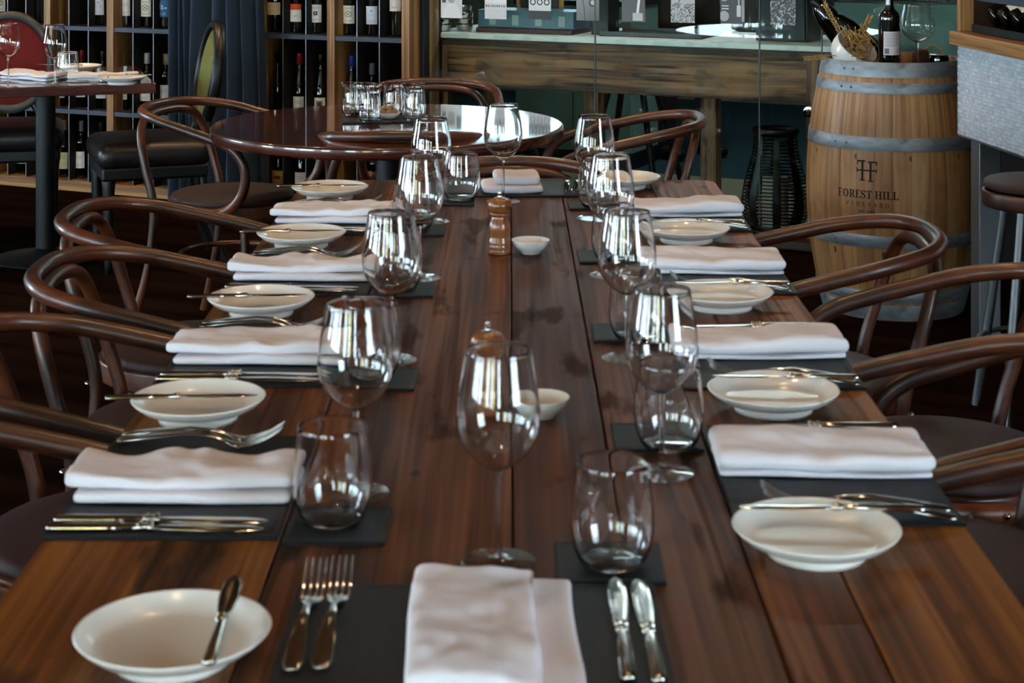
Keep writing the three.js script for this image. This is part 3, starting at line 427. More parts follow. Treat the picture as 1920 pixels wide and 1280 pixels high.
{
  const paper = (draw, bg = '#dcdcd8') => std({ roughness: 0.7, map: canvas(96, 160, (g, w, h) => { g.fillStyle = bg; g.fillRect(0, 0, w, h); draw(g, w, h); }) });
  const lines = (g, x, y, w, n, gap, col = '#555') => { g.fillStyle = col; for (let i = 0; i < n; i++) g.fillRect(x + (i % 3) * 3, y + i * gap, w - (i % 3) * 6, 2.2); };
  const T = { plain: paper((g) => { lines(g, 14, 40, 66, 3, 12, '#777'); lines(g, 20, 120, 56, 3, 9, '#999'); }), crest: paper((g) => { g.fillStyle = '#7b93b8'; g.fillRect(40, 34, 16, 18); lines(g, 18, 70, 60, 2, 12, '#8a94a8'); lines(g, 22, 124, 52, 3, 9, '#9aa'); }, '#cfd6e2'), emblem: paper((g) => { g.strokeStyle = '#5a6a4a'; g.lineWidth = 5; g.beginPath(); g.arc(48, 76, 26, 0, 7); g.stroke(); g.beginPath(); g.moveTo(32, 60); g.lineTo(64, 92); g.moveTo(64, 60); g.lineTo(32, 92); g.stroke(); lines(g, 16, 18, 64, 2, 10); lines(g, 20, 130, 56, 2, 10); }, '#dfe0d4'), blue: paper((g) => { g.fillStyle = '#f0f4f8'; g.fillRect(18, 30, 14, 60); g.fillRect(40, 46, 12, 44); g.fillRect(60, 70, 26, 10); lines(g, 14, 120, 66, 3, 9, '#dfe8f0'); }, '#2f7fb8'), cream: paper((g) => { lines(g, 12, 30, 70, 3, 14, '#4a4034'); lines(g, 14, 90, 66, 5, 12, '#8a7a5a'); }, '#cbbf95'), gold: paper((g) => { g.fillStyle = '#5a4522'; g.fillRect(20, 50, 56, 30); lines(g, 14, 100, 66, 4, 12, '#6a5a3a'); }, '#b99a55'), orange: paper((g) => { g.fillStyle = '#c9481e'; g.fillRect(0, 0, 96, 52); lines(g, 36, 100, 30, 2, 12, '#222'); }), photo: paper((g) => { g.fillStyle = '#333'; g.fillRect(32, 60, 32, 36); g.fillStyle = '#999'; g.fillRect(42, 66, 12, 20); lines(g, 14, 22, 68, 2, 10); lines(g, 18, 130, 60, 2, 10); }, '#d6d8e2'), script: paper((g) => { lines(g, 20, 126, 44, 2, 8, '#a33'); }, '#dcd9cf'), doorway: paper((g) => { g.fillStyle = '#8a7a5a'; g.fillRect(20, 30, 56, 60); g.fillStyle = '#2a2018'; g.fillRect(32, 44, 32, 46); lines(g, 14, 110, 66, 3, 12); }, '#d6d0c0') };
  const shapes = {
    claret: { r: 0.037, pts: [[0, 0.003], [0.03, 0.001], [0.036, 0.004], [0.037, 0.01], [0.037, 0.178], ...smooth([[0.0365, 0.188], [0.03, 0.203], [0.018, 0.216], [0.0145, 0.23]], 12), [0.0138, 0.288], [0, 0.288]], cap: [0.0147, 0.24, 0.2935], lab: [0.055, 0.085, 0.06] },
    burgundy: { r: 0.041, pts: [[0, 0.003], [0.033, 0.001], [0.04, 0.004], [0.041, 0.01], [0.041, 0.15], ...smooth([[0.0405, 0.16], [0.034, 0.188], [0.021, 0.217], [0.0155, 0.238]], 14), [0.0142, 0.285], [0, 0.285]], cap: [0.0152, 0.238, 0.291], lab: [0.045, 0.085, 0.065] },
    flute: { r: 0.036, pts: [[0, 0.003], [0.03, 0.001], [0.035, 0.004], [0.036, 0.01], [0.036, 0.125], ...smooth([[0.0358, 0.135], [0.031, 0.175], [0.021, 0.225], [0.015, 0.262]], 14), [0.0138, 0.32], [0, 0.32]], cap: [0.0148, 0.272, 0.326], lab: [0.04, 0.08, 0.058] },
  };
  const caps = { red: 0x9b1512, maroon: 0x5c1f22, white: 0xd9d8cf, dark: 0x16171a, blue: 0x2a3a9a, grey: 0x7f8287, black: 0x0a0a0b, gold: 0xa5873f }, capMat = {}, geo = {};
  for (const k in caps) capMat[k] = std({ color: C(caps[k]), roughness: 0.38, metalness: 0.15 });
  for (const k in shapes) { const q = shapes[k]; geo[k] = { body: lathe(q.pts, 32), cap: lathe([[0, q.cap[1]], [q.cap[0] * 1.02, q.cap[1]], [q.cap[0], q.cap[2] - 0.002], [q.cap[0] - 0.002, q.cap[2]], [0, q.cap[2]]], 24) }; }
  const label = (q, w, y0, h) => new THREE.CylinderGeometry(q.r + 0.0004, q.r + 0.0004, h, 20, 1, true, Math.PI / 2 - w / 2 / q.r - Math.PI / 2, w / q.r).translate(0, y0 + h / 2, 0);
  globalThis.makeBottle = (kind, cap, paperName, text, pos, lab) => {
    const t = thing('wine_bottle', text, 'bottle', pos, 0, 'wine bottles'); const q = shapes[kind], [y0, h, w] = lab ?? q.lab;
    part('glass', geo[kind].body, M.bottle, t); part('capsule', geo[kind].cap, capMat[cap], t); if (paperName) part('label', label(q, w, y0, h), T[paperName], t); return t;
  };
  const word = { plain: 'plain white', crest: 'pale blue', emblem: 'round-emblem', blue: 'bright blue', cream: 'cream', gold: 'gold', orange: 'orange and white', photo: 'small-picture', script: 'half-height white', doorway: 'doorway-picture' };
  const ord = ['first', 'second', 'third', 'fourth', 'fifth', 'sixth', 'seventh', 'eighth'];
  const rows = [ // rack, shelf word, height, [s, shape, capsule, label]
    ['square-table rack', 'upper', Y3, [[0.958, 'claret', 'dark', 'blue'], [0.854, 'claret', 'dark', 'emblem'], [0.725, 'claret', 'dark', 'plain'], [0.561, 'claret', 'grey', 'crest'], [0.175, 'flute', 'grey', null], [-0.079, 'claret', 'dark', 'emblem']]],
    ['square-table rack', 'middle', Y2, [[0.965, 'claret', 'white', 'plain'], [0.85, 'claret', 'white', 'plain'], [0.705, 'claret', 'maroon', 'plain'], [0.574, 'claret', 'dark', 'crest'], [0.442, 'claret', 'red', 'plain'], [0.308, 'burgundy', 'dark', 'crest'], [-0.03, 'claret', 'red', 'plain']]],
    ['square-table rack', 'lowest', Y1, [[0.96, 'claret', 'dark', 'plain'], [0.847, 'claret', 'dark', 'plain'], [0.698, 'burgundy', 'black', 'crest'], [0.564, 'claret', 'dark', 'crest'], [0.438, 'claret', 'grey', 'plain'], [0.329, 'burgundy', 'gold', 'cream'], [0.06, 'claret', 'grey', 'emblem']]],
    ['partition rack', 'upper', Y3, [[1.61, 'burgundy', 'dark', 'cream'], [1.735, 'claret', 'dark', 'orange'], [1.848, 'claret', 'dark', 'photo'], [2.03, 'claret', 'grey', 'emblem'], [2.154, 'claret', 'blue', 'crest'], [2.28, 'flute', 'dark', 'script']]],
    ['partition rack', 'middle', Y2, [[1.625, 'flute', 'black', null], [1.75, 'flute', 'red', 'plain'], [1.869, 'flute', 'black', 'doorway'], [2.04, 'flute', 'blue', 'emblem'], [2.15, 'claret', 'grey', 'plain']]],
    ['partition rack', 'lowest', Y1, [[1.63, 'flute', 'black', 'gold'], [1.76, 'flute', 'black', 'plain'], [2.16, 'claret', 'dark', 'plain']]],
  ];
  for (const [rk, sh, y, list] of rows) list.forEach(([s, kind, cap, lb], i) => { const b = makeBottle(kind, cap, lb, `wine bottle, ${lb ? word[lb] + ' label' : 'no label'}, ${cap} top, ${ord[i]} from curtain, ${sh} shelf, ${rk}`, [0, 0, 0], sh === 'upper' && s === 1.61 ? [0.085, 0.06, 0.075] : sh === 'upper' && s === 2.28 ? [0.12, 0.1, 0.06] : null); inRoom(b, s, y, -0.11); b.rotation.y = -8 * R; });
}
// ------------------------------------------------------------------ the gathered curtain
{
  const n = 120, m = 24, prof = (k, y) => { const u = k / n, x = 1.175 + (1.70 - 1.175) * u + 0.03 * Math.sin(u * 9 + y * 1.2) * (1 - y / 3), flare = 1 - 0.1 * ss(0.6, 2.6, y); return [1.44 + (x - 1.44) * flare, 0.12 + 0.06 * Math.sin(u * 46 + 0.6 * Math.sin(y * 1.7 + u * 5)) + 0.02 * Math.sin(u * 17 + y * 0.9) + 0.09 * Math.sin(u * Math.PI)]; };
  const pos = [], idx = []; for (let j = 0; j <= m; j++) for (let k = 0; k <= n; k++) { const y = 0.01 + 2.9 * j / m, [x, z] = prof(k, y); pos.push(x, y, z); }
  for (let j = 0; j < m; j++) for (let k = 0; k < n; k++) { const a = j * (n + 1) + k; idx.push(a, a + 1, a + n + 1, a + 1, a + n + 2, a + n + 1); }
  const N = pos.length / 3; for (let i = 0; i < N; i++) pos.push(pos[3 * i], pos[3 * i + 1], pos[3 * i + 2] - 0.006); const L = idx.length; for (let i = 0; i < L; i += 3) idx.push(idx[i] + N, idx[i + 2] + N, idx[i + 1] + N);
  const g = new THREE.BufferGeometry(); g.setAttribute('position', new THREE.Float32BufferAttribute(pos, 3)); g.setIndex(idx); g.computeVertexNormals(); g.setAttribute('uv', new THREE.Float32BufferAttribute(new Float32Array(N * 4), 2));
  const t = thing('curtain', 'heavy blue velvet curtain gathered between the two wine racks', 'curtain'); inRoom(t); part('cloth', g, M.curtain, t); part('rail', mv(cyl(0.016, 0.016, 0.7, 0, -0.35, 0, 16), 1.44, 2.93, 0.13, 0, 0, Math.PI / 2), M.blackMetal, t);
}
// ------------------------------------------------------------------ glass partition with its fittings
{
  const t = new THREE.Group(); t.name = 'glass_partition'; t.userData.kind = 'structure'; scene.add(t); inRoom(t);
  const e = [2.43, 3.28, 4.04, 4.313, 5.0];
  for (let i = 0; i < 4; i++) { struct('pane', box(e[i + 1] - e[i] - 0.005, H - 0.12, 0.001, (e[i] + e[i + 1]) / 2, H / 2 + 0.03, -0.13, 0), M.pane, t); if (i) struct('joint_seal', box(0.005, H - 0.12, 0.008, e[i], H / 2 + 0.03, -0.13, 0), M.greyFrame, t); }
  struct('post', box(0.03, H, 0.06, 2.415, H / 2, -0.13), M.blackMetal, t); struct('rail', box(2.6, 0.06, 0.06, 3.72, H - 0.03, -0.13), M.blackMetal, t); struct('sill', box(2.6, 0.035, 0.1, 3.72, 0.0185, -0.13, 0.003, true), M.oakDark, t);
  struct('fixing_button', mv(lathe([[0, 0], [0.024, 0], [0.024, 0.01], [0.021, 0.013], [0, 0.013]], 28), 4.258, 0.583, -0.129, Math.PI / 2), M.steel, t);
}
// ------------------------------------------------------------------ black and white prints stuck on the partition
{
  const G = (v) => `rgb(${v},${v},${v})`, pic = [
    ['portrait of a figure in a pale top', (g, w, h) => { g.fillStyle = G(215); g.fillRect(0, 0, w, h); g.fillStyle = G(70); g.fillRect(8, 20, 22, 90); g.fillRect(96, 10, 26, 80); g.fillStyle = G(170); g.beginPath(); g.ellipse(64, 78, 24, 34, 0, 0, 7); g.fill(); g.fillStyle = G(60); g.fillRect(42, 40, 44, 14); g.fillStyle = G(230); g.beginPath(); g.moveTo(6, h); g.quadraticCurveTo(20, 118, 52, 112); g.lineTo(78, 112); g.quadraticCurveTo(112, 118, 122, h); g.fill(); }],
    ['rows of buildings and ground', (g, w, h) => { g.fillStyle = G(205); g.fillRect(0, 0, w, h); for (let i = 0; i < 9; i++) { g.fillStyle = G(60 + (i * 37) % 90); g.fillRect(4 + i * 14, 20 + (i % 3) * 12, 11, 44); g.fillRect(6 + i * 13, 118, 8, 10); } g.fillStyle = G(225); g.fillRect(0, 88, w, 20); for (let i = 0; i < 160; i++) { g.fillStyle = G(150 + 60 * hash(i, 3, 1)); g.fillRect(hash(i, 1, 1) * w, 140 + hash(i, 2, 1) * 52, 3, 2); } }],
    ['two rows of round dials', (g, w, h) => { g.fillStyle = G(45); g.fillRect(0, 0, w, h); g.fillStyle = G(215); g.fillRect(0, 76, w, 70); for (let r = 0; r < 3; r++) for (let i = 0; i < 3; i++) { g.strokeStyle = G(r ? 40 : 220); g.lineWidth = 6; g.beginPath(); g.arc(24 + i * 40, 34 + r * 66, 14, 0, 7); g.stroke(); } }],
    ['a round metal fitting', (g, w, h) => { const q = g.createLinearGradient(0, 0, w, h); q.addColorStop(0, G(170)); q.addColorStop(1, G(95)); g.fillStyle = q; g.fillRect(0, 0, w, h); g.strokeStyle = G(50); g.lineWidth = 4; g.beginPath(); g.moveTo(10, 30); g.quadraticCurveTo(50, 90, 46, h); g.stroke(); g.fillStyle = G(60); g.beginPath(); g.arc(90, 100, 20, 0, 7); g.fill(); g.fillStyle = G(190); g.beginPath(); g.arc(92, 98, 13, 0, 7); g.fill(); }],
    ['a white T-shaped bar', (g, w, h) => { g.fillStyle = G(90); g.fillRect(0, 0, w, h); g.fillStyle = G(225); g.fillRect(78, 36, 46, 10); g.save(); g.translate(100, 44); g.rotate(0.12); g.fillRect(-8, 0, 14, 110); g.restore(); g.fillStyle = G(190); g.fillRect(60, 146, 56, 40); }],
    ['tall grass on a bank', (g, w, h) => { g.fillStyle = G(190); g.fillRect(0, 0, w, h); for (let i = 0; i < 700; i++) { g.fillStyle = G(40 + 190 * hash(i, 5, 2)); g.fillRect(hash(i, 6, 2) * w, 92 + hash(i, 7, 2) * 100, 5, 4); } g.strokeStyle = G(70); g.lineWidth = 4; g.beginPath(); g.moveTo(36, 120); g.lineTo(54, 40); g.stroke(); }],
    ['tools and round lids', (g, w, h) => { g.fillStyle = G(75); g.fillRect(0, 0, w, h); g.fillStyle = G(175); for (const y of [54, 154]) { g.beginPath(); g.arc(20, y, 26, 0, 7); g.fill(); } g.fillStyle = G(215); g.fillRect(8, 100, 36, 6); g.fillRect(8, 114, 36, 6); g.fillRect(86, 100, 22, 56); g.fillRect(94, 30, 6, 70); g.fillStyle = G(165); g.fillRect(112, 70, 14, 110); }],
    ['crumpled leaves', (g, w, h) => { g.fillStyle = G(70); g.fillRect(0, 0, w, h); for (let i = 0; i < 260; i++) { g.fillStyle = G(40 + 190 * hash(i, 8, 3)); g.beginPath(); g.ellipse(hash(i, 9, 3) * w, hash(i, 10, 3) * h, 4 + 9 * hash(i, 11, 3), 3, hash(i, 12, 3) * 6, 0, 7); g.fill(); } }],
  ];
  const geo = new THREE.BoxGeometry(0.11, 0.165, 0.0006);
  [2.561, 2.788, 3.01, 3.245, 3.463, 3.694, 3.92, 4.144].forEach((s, i) => { const m = std({ roughness: 0.5, map: canvas(128, 192, pic[i][1]) }); const o = single('photo_print', `black and white print of ${pic[i][0]}, on the glass`, 'photograph', geo, m, [0, 0, 0], 0, 'prints on the glass partition'); inRoom(o, s, [0.931, 0.933, 0.937, 0.939, 0.94, 0.943, 0.945, 0.947][i] + 0.0825, -0.1285); });
}
// ------------------------------------------------------------------ the marble-topped timber table behind the glass, and what stands on it
{
  const t = thing('serving_table', 'old timber serving table with a white marble top behind the glass', 'table'); inRoom(t);
  const a = 2.33, b = 4.3, m = (a + b) / 2, F = -0.33, D = 0.62;
  part('marble_top', metres(new RoundedBoxGeometry(b - a + 0.02, 0.024, D + 0.03, 2, 0.003), 'x').translate(m, 0.833, F - D / 2), M.marble, t);
  part('top_board', box(b - a - 0.02, 0.034, D, m, 0.804, F - D / 2, 0.003, true), M.console, t);
  part('front_apron', box(b - a - 0.14, 0.195, 0.03, m, 0.689, F - 0.035, 0.004, true), M.console, t); part('rear_apron', box(b - a - 0.14, 0.18, 0.03, m, 0.7, F - D + 0.03, 0.003, true), M.console, t);
  for (const s of [a + 0.06, b - 0.06]) part('side_apron', box(0.03, 0.18, D - 0.14, s, 0.7, F - D / 2, 0.003, true), M.console, t);
  for (const s of [a + 0.055, b - 0.07]) for (const z of [F - 0.05, F - D + 0.05]) part('leg', box(0.085, 0.787, 0.085, s, 0.3935, z, 0.004, true), M.console, t);
  part('leg', box(0.075, 0.787, 0.08, 2.96, 0.3935, F - D + 0.05, 0.004, true), M.console, t);
  part('leg', box(0.08, 0.787, 0.08, 3.565, 0.3935, F - D + 0.05, 0.004, true), M.console, t);
  const on = 0.8455;
  const bx = thing('display_tray', 'long blue-grey display tray on a maroon board, on the marble top', 'tray'); inRoom(bx, 2.79, on, -0.55);
  part('board', box(0.5, 0.022, 0.24, 0, 0.011, 0, 0.003), std({ color: C(0x4b2526), roughness: 0.5 }), bx); part('case', box(0.5, 0.085, 0.2, 0, 0.0645, 0, 0.004), std({ color: C(0x4f7183), roughness: 0.35 }), bx);
  for (const x of [-0.17, -0.05, 0.07, 0.19]) part('divider', box(0.035, 0.05, 0.004, x, 0.06, 0.101, 0.001), std({ color: C(0x9fb0b4), roughness: 0.5 }), bx);
  const hp = thing('wooden_hoop', 'pale wooden hoop around a dark disc, standing behind the display tray', 'hoop'); inRoom(hp, 2.72, on, -0.78); part('rim', mv(new THREE.TorusGeometry(0.115, 0.013, 12, 56), 0, 0.128, 0), std({ color: C(0xc79355), roughness: 0.6 }), hp); part('disc', mv(cyl(0.1, 0.1, 0.012, 0, -0.006, 0, 40), 0, 0.128, 0, Math.PI / 2), std({ color: C(0x2a2a22), roughness: 0.5 }), hp);
  const cup = lathe([[0, 0.003], [0.03, 0], [0.036, 0.004], [0.042, 0.03], [0.043, 0.034], [0.0405, 0.034], [0.034, 0.007], [0, 0.007]], 28);
  let k = 0; for (const [s, z, n] of [[2.375, -0.4, 4], [2.46, -0.47, 3], [2.41, -0.56, 4]]) for (let j = 0; j < n; j++) { const o = single('steel_dish', `shiny steel dish, ${['first', 'second', 'third', 'fourth'][j]} from the bottom of the ${['front', 'middle', 'back'][[4, 3, 4].length && (k)]} stack on the marble`, 'dish', cup, M.steel, [0, 0, 0], 0, 'stacked steel dishes on the marble'); inRoom(o, s, on + j * 0.0275, z); if (j === n - 1) k++; }
  const bk = thing('black_cabinet', 'plain black box standing on the marble top beside the green wall', 'box'); inRoom(bk, 4.03, on, -0.62); part('body', box(0.24, 0.42, 0.24, 0, 0.21, 0, 0.004), M.black, bk); part('door', box(0.22, 0.4, 0.012, 0, 0.21, 0.126, 0.003), M.blackMetal, bk);
  const cv = thing('knife_block', 'narrow black block with white-handled knives on the marble', 'knife block'); inRoom(cv, 3.14, on, -0.6); part('block', box(0.09, 0.2, 0.14, 0, 0.1, 0, 0.006), M.black, cv); for (const x of [-0.025, 0.01, 0.035]) part('handle', box(0.016, 0.07, 0.022, x, 0.235, 0.02, 0.005), M.white, cv);
  const tr = thing('dark_tray', 'flat dark steel tray lying on the marble top', 'tray'); inRoom(tr, 3.42, on, -0.6); part('base', box(0.5, 0.006, 0.3, 0, 0.003, 0, 0.002), M.dark, tr); for (const z of [-0.148, 0.148]) part('rim', box(0.5, 0.022, 0.004, 0, 0.011, z, 0.001), M.greyFrame, tr);
}
// ------------------------------------------------------------------ kitchen behind the glass
{
  const t = thing('green_cupboard', 'low green cupboard on a black plinth behind the serving table', 'cupboard'); inRoom(t, 2.45, 0, -2.05);
  part('plinth', box(0.7, 0.09, 0.4, 0, 0.045, -0.01, 0.002), M.black, t); for (const x of [-0.26, 0.09]) part('door', box(0.345, 0.8, 0.02, x + 0.085, 0.492, 0.21, 0.003), M.teal, t); part('body', box(0.7, 0.8, 0.4, 0, 0.49, 0, 0.002), M.teal, t); part('top', box(0.72, 0.03, 0.44, 0, 0.906, 0, 0.003), M.black, t);
  const u = thing('green_cupboard', 'tall green cupboard door standing behind the wine barrel', 'cupboard'); inRoom(u, 4.62, 0, -1.0); part('door', box(0.95, 1.0, 0.04, 0, 0.5, 0, 0.003), M.teal, u); part('frame', [box(0.05, 2.1, 0.06, -0.5, 1.05, 0, 0.003), box(0.05, 2.1, 0.06, 0.5, 1.05, 0, 0.003), box(0.95, 0.06, 0.06, 0, 1.04, 0, 0.003)], M.black, u); part('upper_door', box(0.95, 1.0, 0.03, 0, 1.57, 0, 0.003), M.teal, u);
  const ch = thing('kitchen_stool', 'black splay-legged stool in the kitchen behind the serving table', 'stool'); inRoom(ch, 2.95, 0, -1.45); part('seat', lathe([[0, 0.6], [0.15, 0.6], [0.16, 0.615], [0.155, 0.63], [0, 0.635]], 32), M.black, ch); for (const [x, z] of [[1, 1], [1, -1], [-1, 1], [-1, -1]]) part('leg', tube([[x * 0.07, 0.605, z * 0.07], [x * 0.2, 0, z * 0.2]], 0.017, 4, 10), M.black, ch);
}
// ------------------------------------------------------------------ rattan lanterns
{
  const prof = smooth([[0.1, 0.02], [0.13, 0.06], [0.148, 0.13], [0.135, 0.23], [0.108, 0.33], [0.094, 0.41], [0.096, 0.45]], 40), rAt = (y) => { for (let i = 1; i < prof.length; i++) if (prof[i][1] >= y) { const [a, b] = [prof[i - 1], prof[i]]; return a[0] + (b[0] - a[0]) * (y - a[1]) / (b[1] - a[1]); } return 0.096; };
  const make = (label, s, tt) => {
    const t = thing('lantern', label, 'lantern', [0, 0, 0], 0, 'black slatted lanterns behind the glass'); inRoom(t, s, 0, tt);
    for (let k = 0; k < 8; k++) { const a = k / 8 * 2 * Math.PI + 0.2, hw = 0.13; const pr = prof.filter((_, i) => i % 2 === 0); part('rib', lathe([...pr.map(([r, y]) => [r + 0.003, y]), ...pr.slice().reverse().map(([r, y]) => [r - 0.003, y]), [pr[0][0] + 0.003, pr[0][1]]], 3, a, 2 * hw), M.black, t); }
    for (let y = 0.045; y < 0.44; y += 0.0155) part('rung', mv(new THREE.TorusGeometry(rAt(y), 0.0034, 6, 40), 0, y, 0, Math.PI / 2), M.black, t);
    part('rim', lathe([[0.088, 0.445], [0.1, 0.44], [0.106, 0.452], [0.1, 0.468], [0.088, 0.468], [0.085, 0.455], [0.088, 0.445]], 40), M.black, t); part('base', lathe([[0, 0], [0.1, 0], [0.115, 0.012], [0.112, 0.03], [0, 0.03]], 40), M.black, t);
    part('candle', cyl(0.058, 0.058, 0.22, 0, 0.03, 0, 28), std({ color: C(0xe8e6dc), roughness: 0.6 }), t);
  };
  make('black slatted lantern with a white candle beside the wine barrel', 4.025, -0.42); make('black slatted lantern half hidden by the round table', 2.72, -0.45);
}
// ------------------------------------------------------------------ wine barrel
const BX = 1.4, BZ = -6.43;
{
  const t = thing('wine_barrel', 'oak wine barrel with steel hoops and black stamped lettering', 'barrel', [BX, 0, BZ]);
  const Hb = 0.905, rOf = (y) => 0.25 + 0.061 * (1 - ((y - Hb / 2) / (Hb / 2)) ** 2), n = 30, th = 0.02;
  const geos = [0, 1, 2].map((k) => { const pts = []; for (let i = 0; i <= 18; i++) { const y = Hb * i / 18; pts.push([rOf(y), y]); } for (let i = 18; i >= 0; i--) { const y = Hb * i / 18; pts.push([rOf(y) - th, y]); } pts.push(pts[0]); const len = 2 * Math.PI / n - 0.0022, g = lathe(pts, 4, 0, len), p = g.attributes.position, uv = new Float32Array(p.count * 2); for (let i = 0; i < p.count; i++) { uv[2 * i] = Math.atan2(p.getX(i), p.getZ(i)) * 0.3 + k * 0.17; uv[2 * i + 1] = p.getY(i) + k * 0.31; } g.setAttribute('uv', new THREE.BufferAttribute(uv, 2)); return g; });
  for (let k = 0; k < n; k++) { const m = new THREE.Mesh(geos[k % 3], M.stave[(k * 7 + (k >> 1)) % 4]); m.name = 'stave'; m.rotation.y = k / n * 2 * Math.PI; t.add(m); }
  part('liner', lathe([[0, 0.03], ...Array.from({ length: 13 }, (_, i) => { const y = 0.03 + (Hb - 0.075) * i / 12; return [rOf(y) - th + 0.001, y]; }), [0, Hb - 0.045]], 48), M.oakDark, t);
  for (const [y0, y1] of [[0.856, 0.908], [0.8, 0.837], [0.603, 0.65], [0.262, 0.306], [0.068, 0.105], [0.003, 0.058]]) { const e = 0.0026; part('hoop', lathe([[rOf(y0) - 0.003, y0], [rOf(y0) + e, y0], [rOf((y0 + y1) / 2) + e, (y0 + y1) / 2], [rOf(Math.min(y1, Hb)) + e, y1], [rOf(Math.min(y1, Hb)) - 0.003, y1]], 80, 2.6), M.hoop, t); part('rivet', [0.35, 0.42].map((a) => mv(new THREE.SphereGeometry(0.005, 10, 6), Math.sin(-a * 2.2) * (rOf((y0 + y1) / 2) + e), (y0 + y1) / 2, Math.cos(a * 2.2) * (rOf((y0 + y1) / 2) + e))), M.brushed, t); }
  // stamped lettering: a printed patch that follows the staves
  const art = canvas(1024, 1024, (g, w, h) => {
    g.clearRect(0, 0, w, h); g.fillStyle = '#000'; g.fillRect(0, 0, w, h); g.fillStyle = '#fff'; g.strokeStyle = '#fff'; g.textAlign = 'center';
    const bar = (x, y, a, b) => g.fillRect(x, y, a, b);
    // two mirrored letters sharing a cross bar
    bar(428, 70, 34, 300); bar(556, 80, 34, 300); bar(360, 66, 130, 24); bar(530, 76, 142, 24); bar(358, 66, 16, 66); bar(658, 76, 16, 66); bar(356, 206, 312, 22); bar(354, 182, 14, 70); bar(656, 182, 14, 70); bar(404, 356, 84, 18); bar(530, 366, 86, 18);
    g.font = 'bold 150px serif'; g.save(); g.translate(512, 640); g.scale(0.97, 1.12); g.fillText('FOREST HILL', 0, 0, 1000); g.restore();
    g.font = '84px serif'; [...'VINEYARD'].forEach((c, i) => g.fillText(c, 200 + i * 89, 762)); g.font = 'bold 56px serif'; g.fillText('EST. 1966', 512, 862, 260);
  }, false);
  const aw = 0.76, a0 = -0.505 - aw / 2 - 0, g0 = (() => { const pos = [], uv = [], idx = [], nx = 24, ny = 12; for (let j = 0; j <= ny; j++) for (let i = 0; i <= nx; i++) { const y = 0.348 + 0.236 * j / ny, a = a0 + aw * i / nx, r = rOf(y) + 0.0008; pos.push(Math.sin(a) * r, y, Math.cos(a) * r); uv.push(i / nx, j / ny); } for (let j = 0; j < ny; j++) for (let i = 0; i < nx; i++) { const q = j * (nx + 1) + i; idx.push(q, q + 1, q + nx + 1, q + 1, q + nx + 2, q + nx + 1); } const g = new THREE.BufferGeometry(); g.setAttribute('position', new THREE.Float32BufferAttribute(pos, 3)); g.setAttribute('uv', new THREE.Float32BufferAttribute(uv, 2)); g.setIndex(idx); g.computeVertexNormals(); return g; })();
  part('stamped_lettering', g0, std({ color: C(0x14100e), roughness: 0.8, alphaMap: art, transparent: true }), t);
}
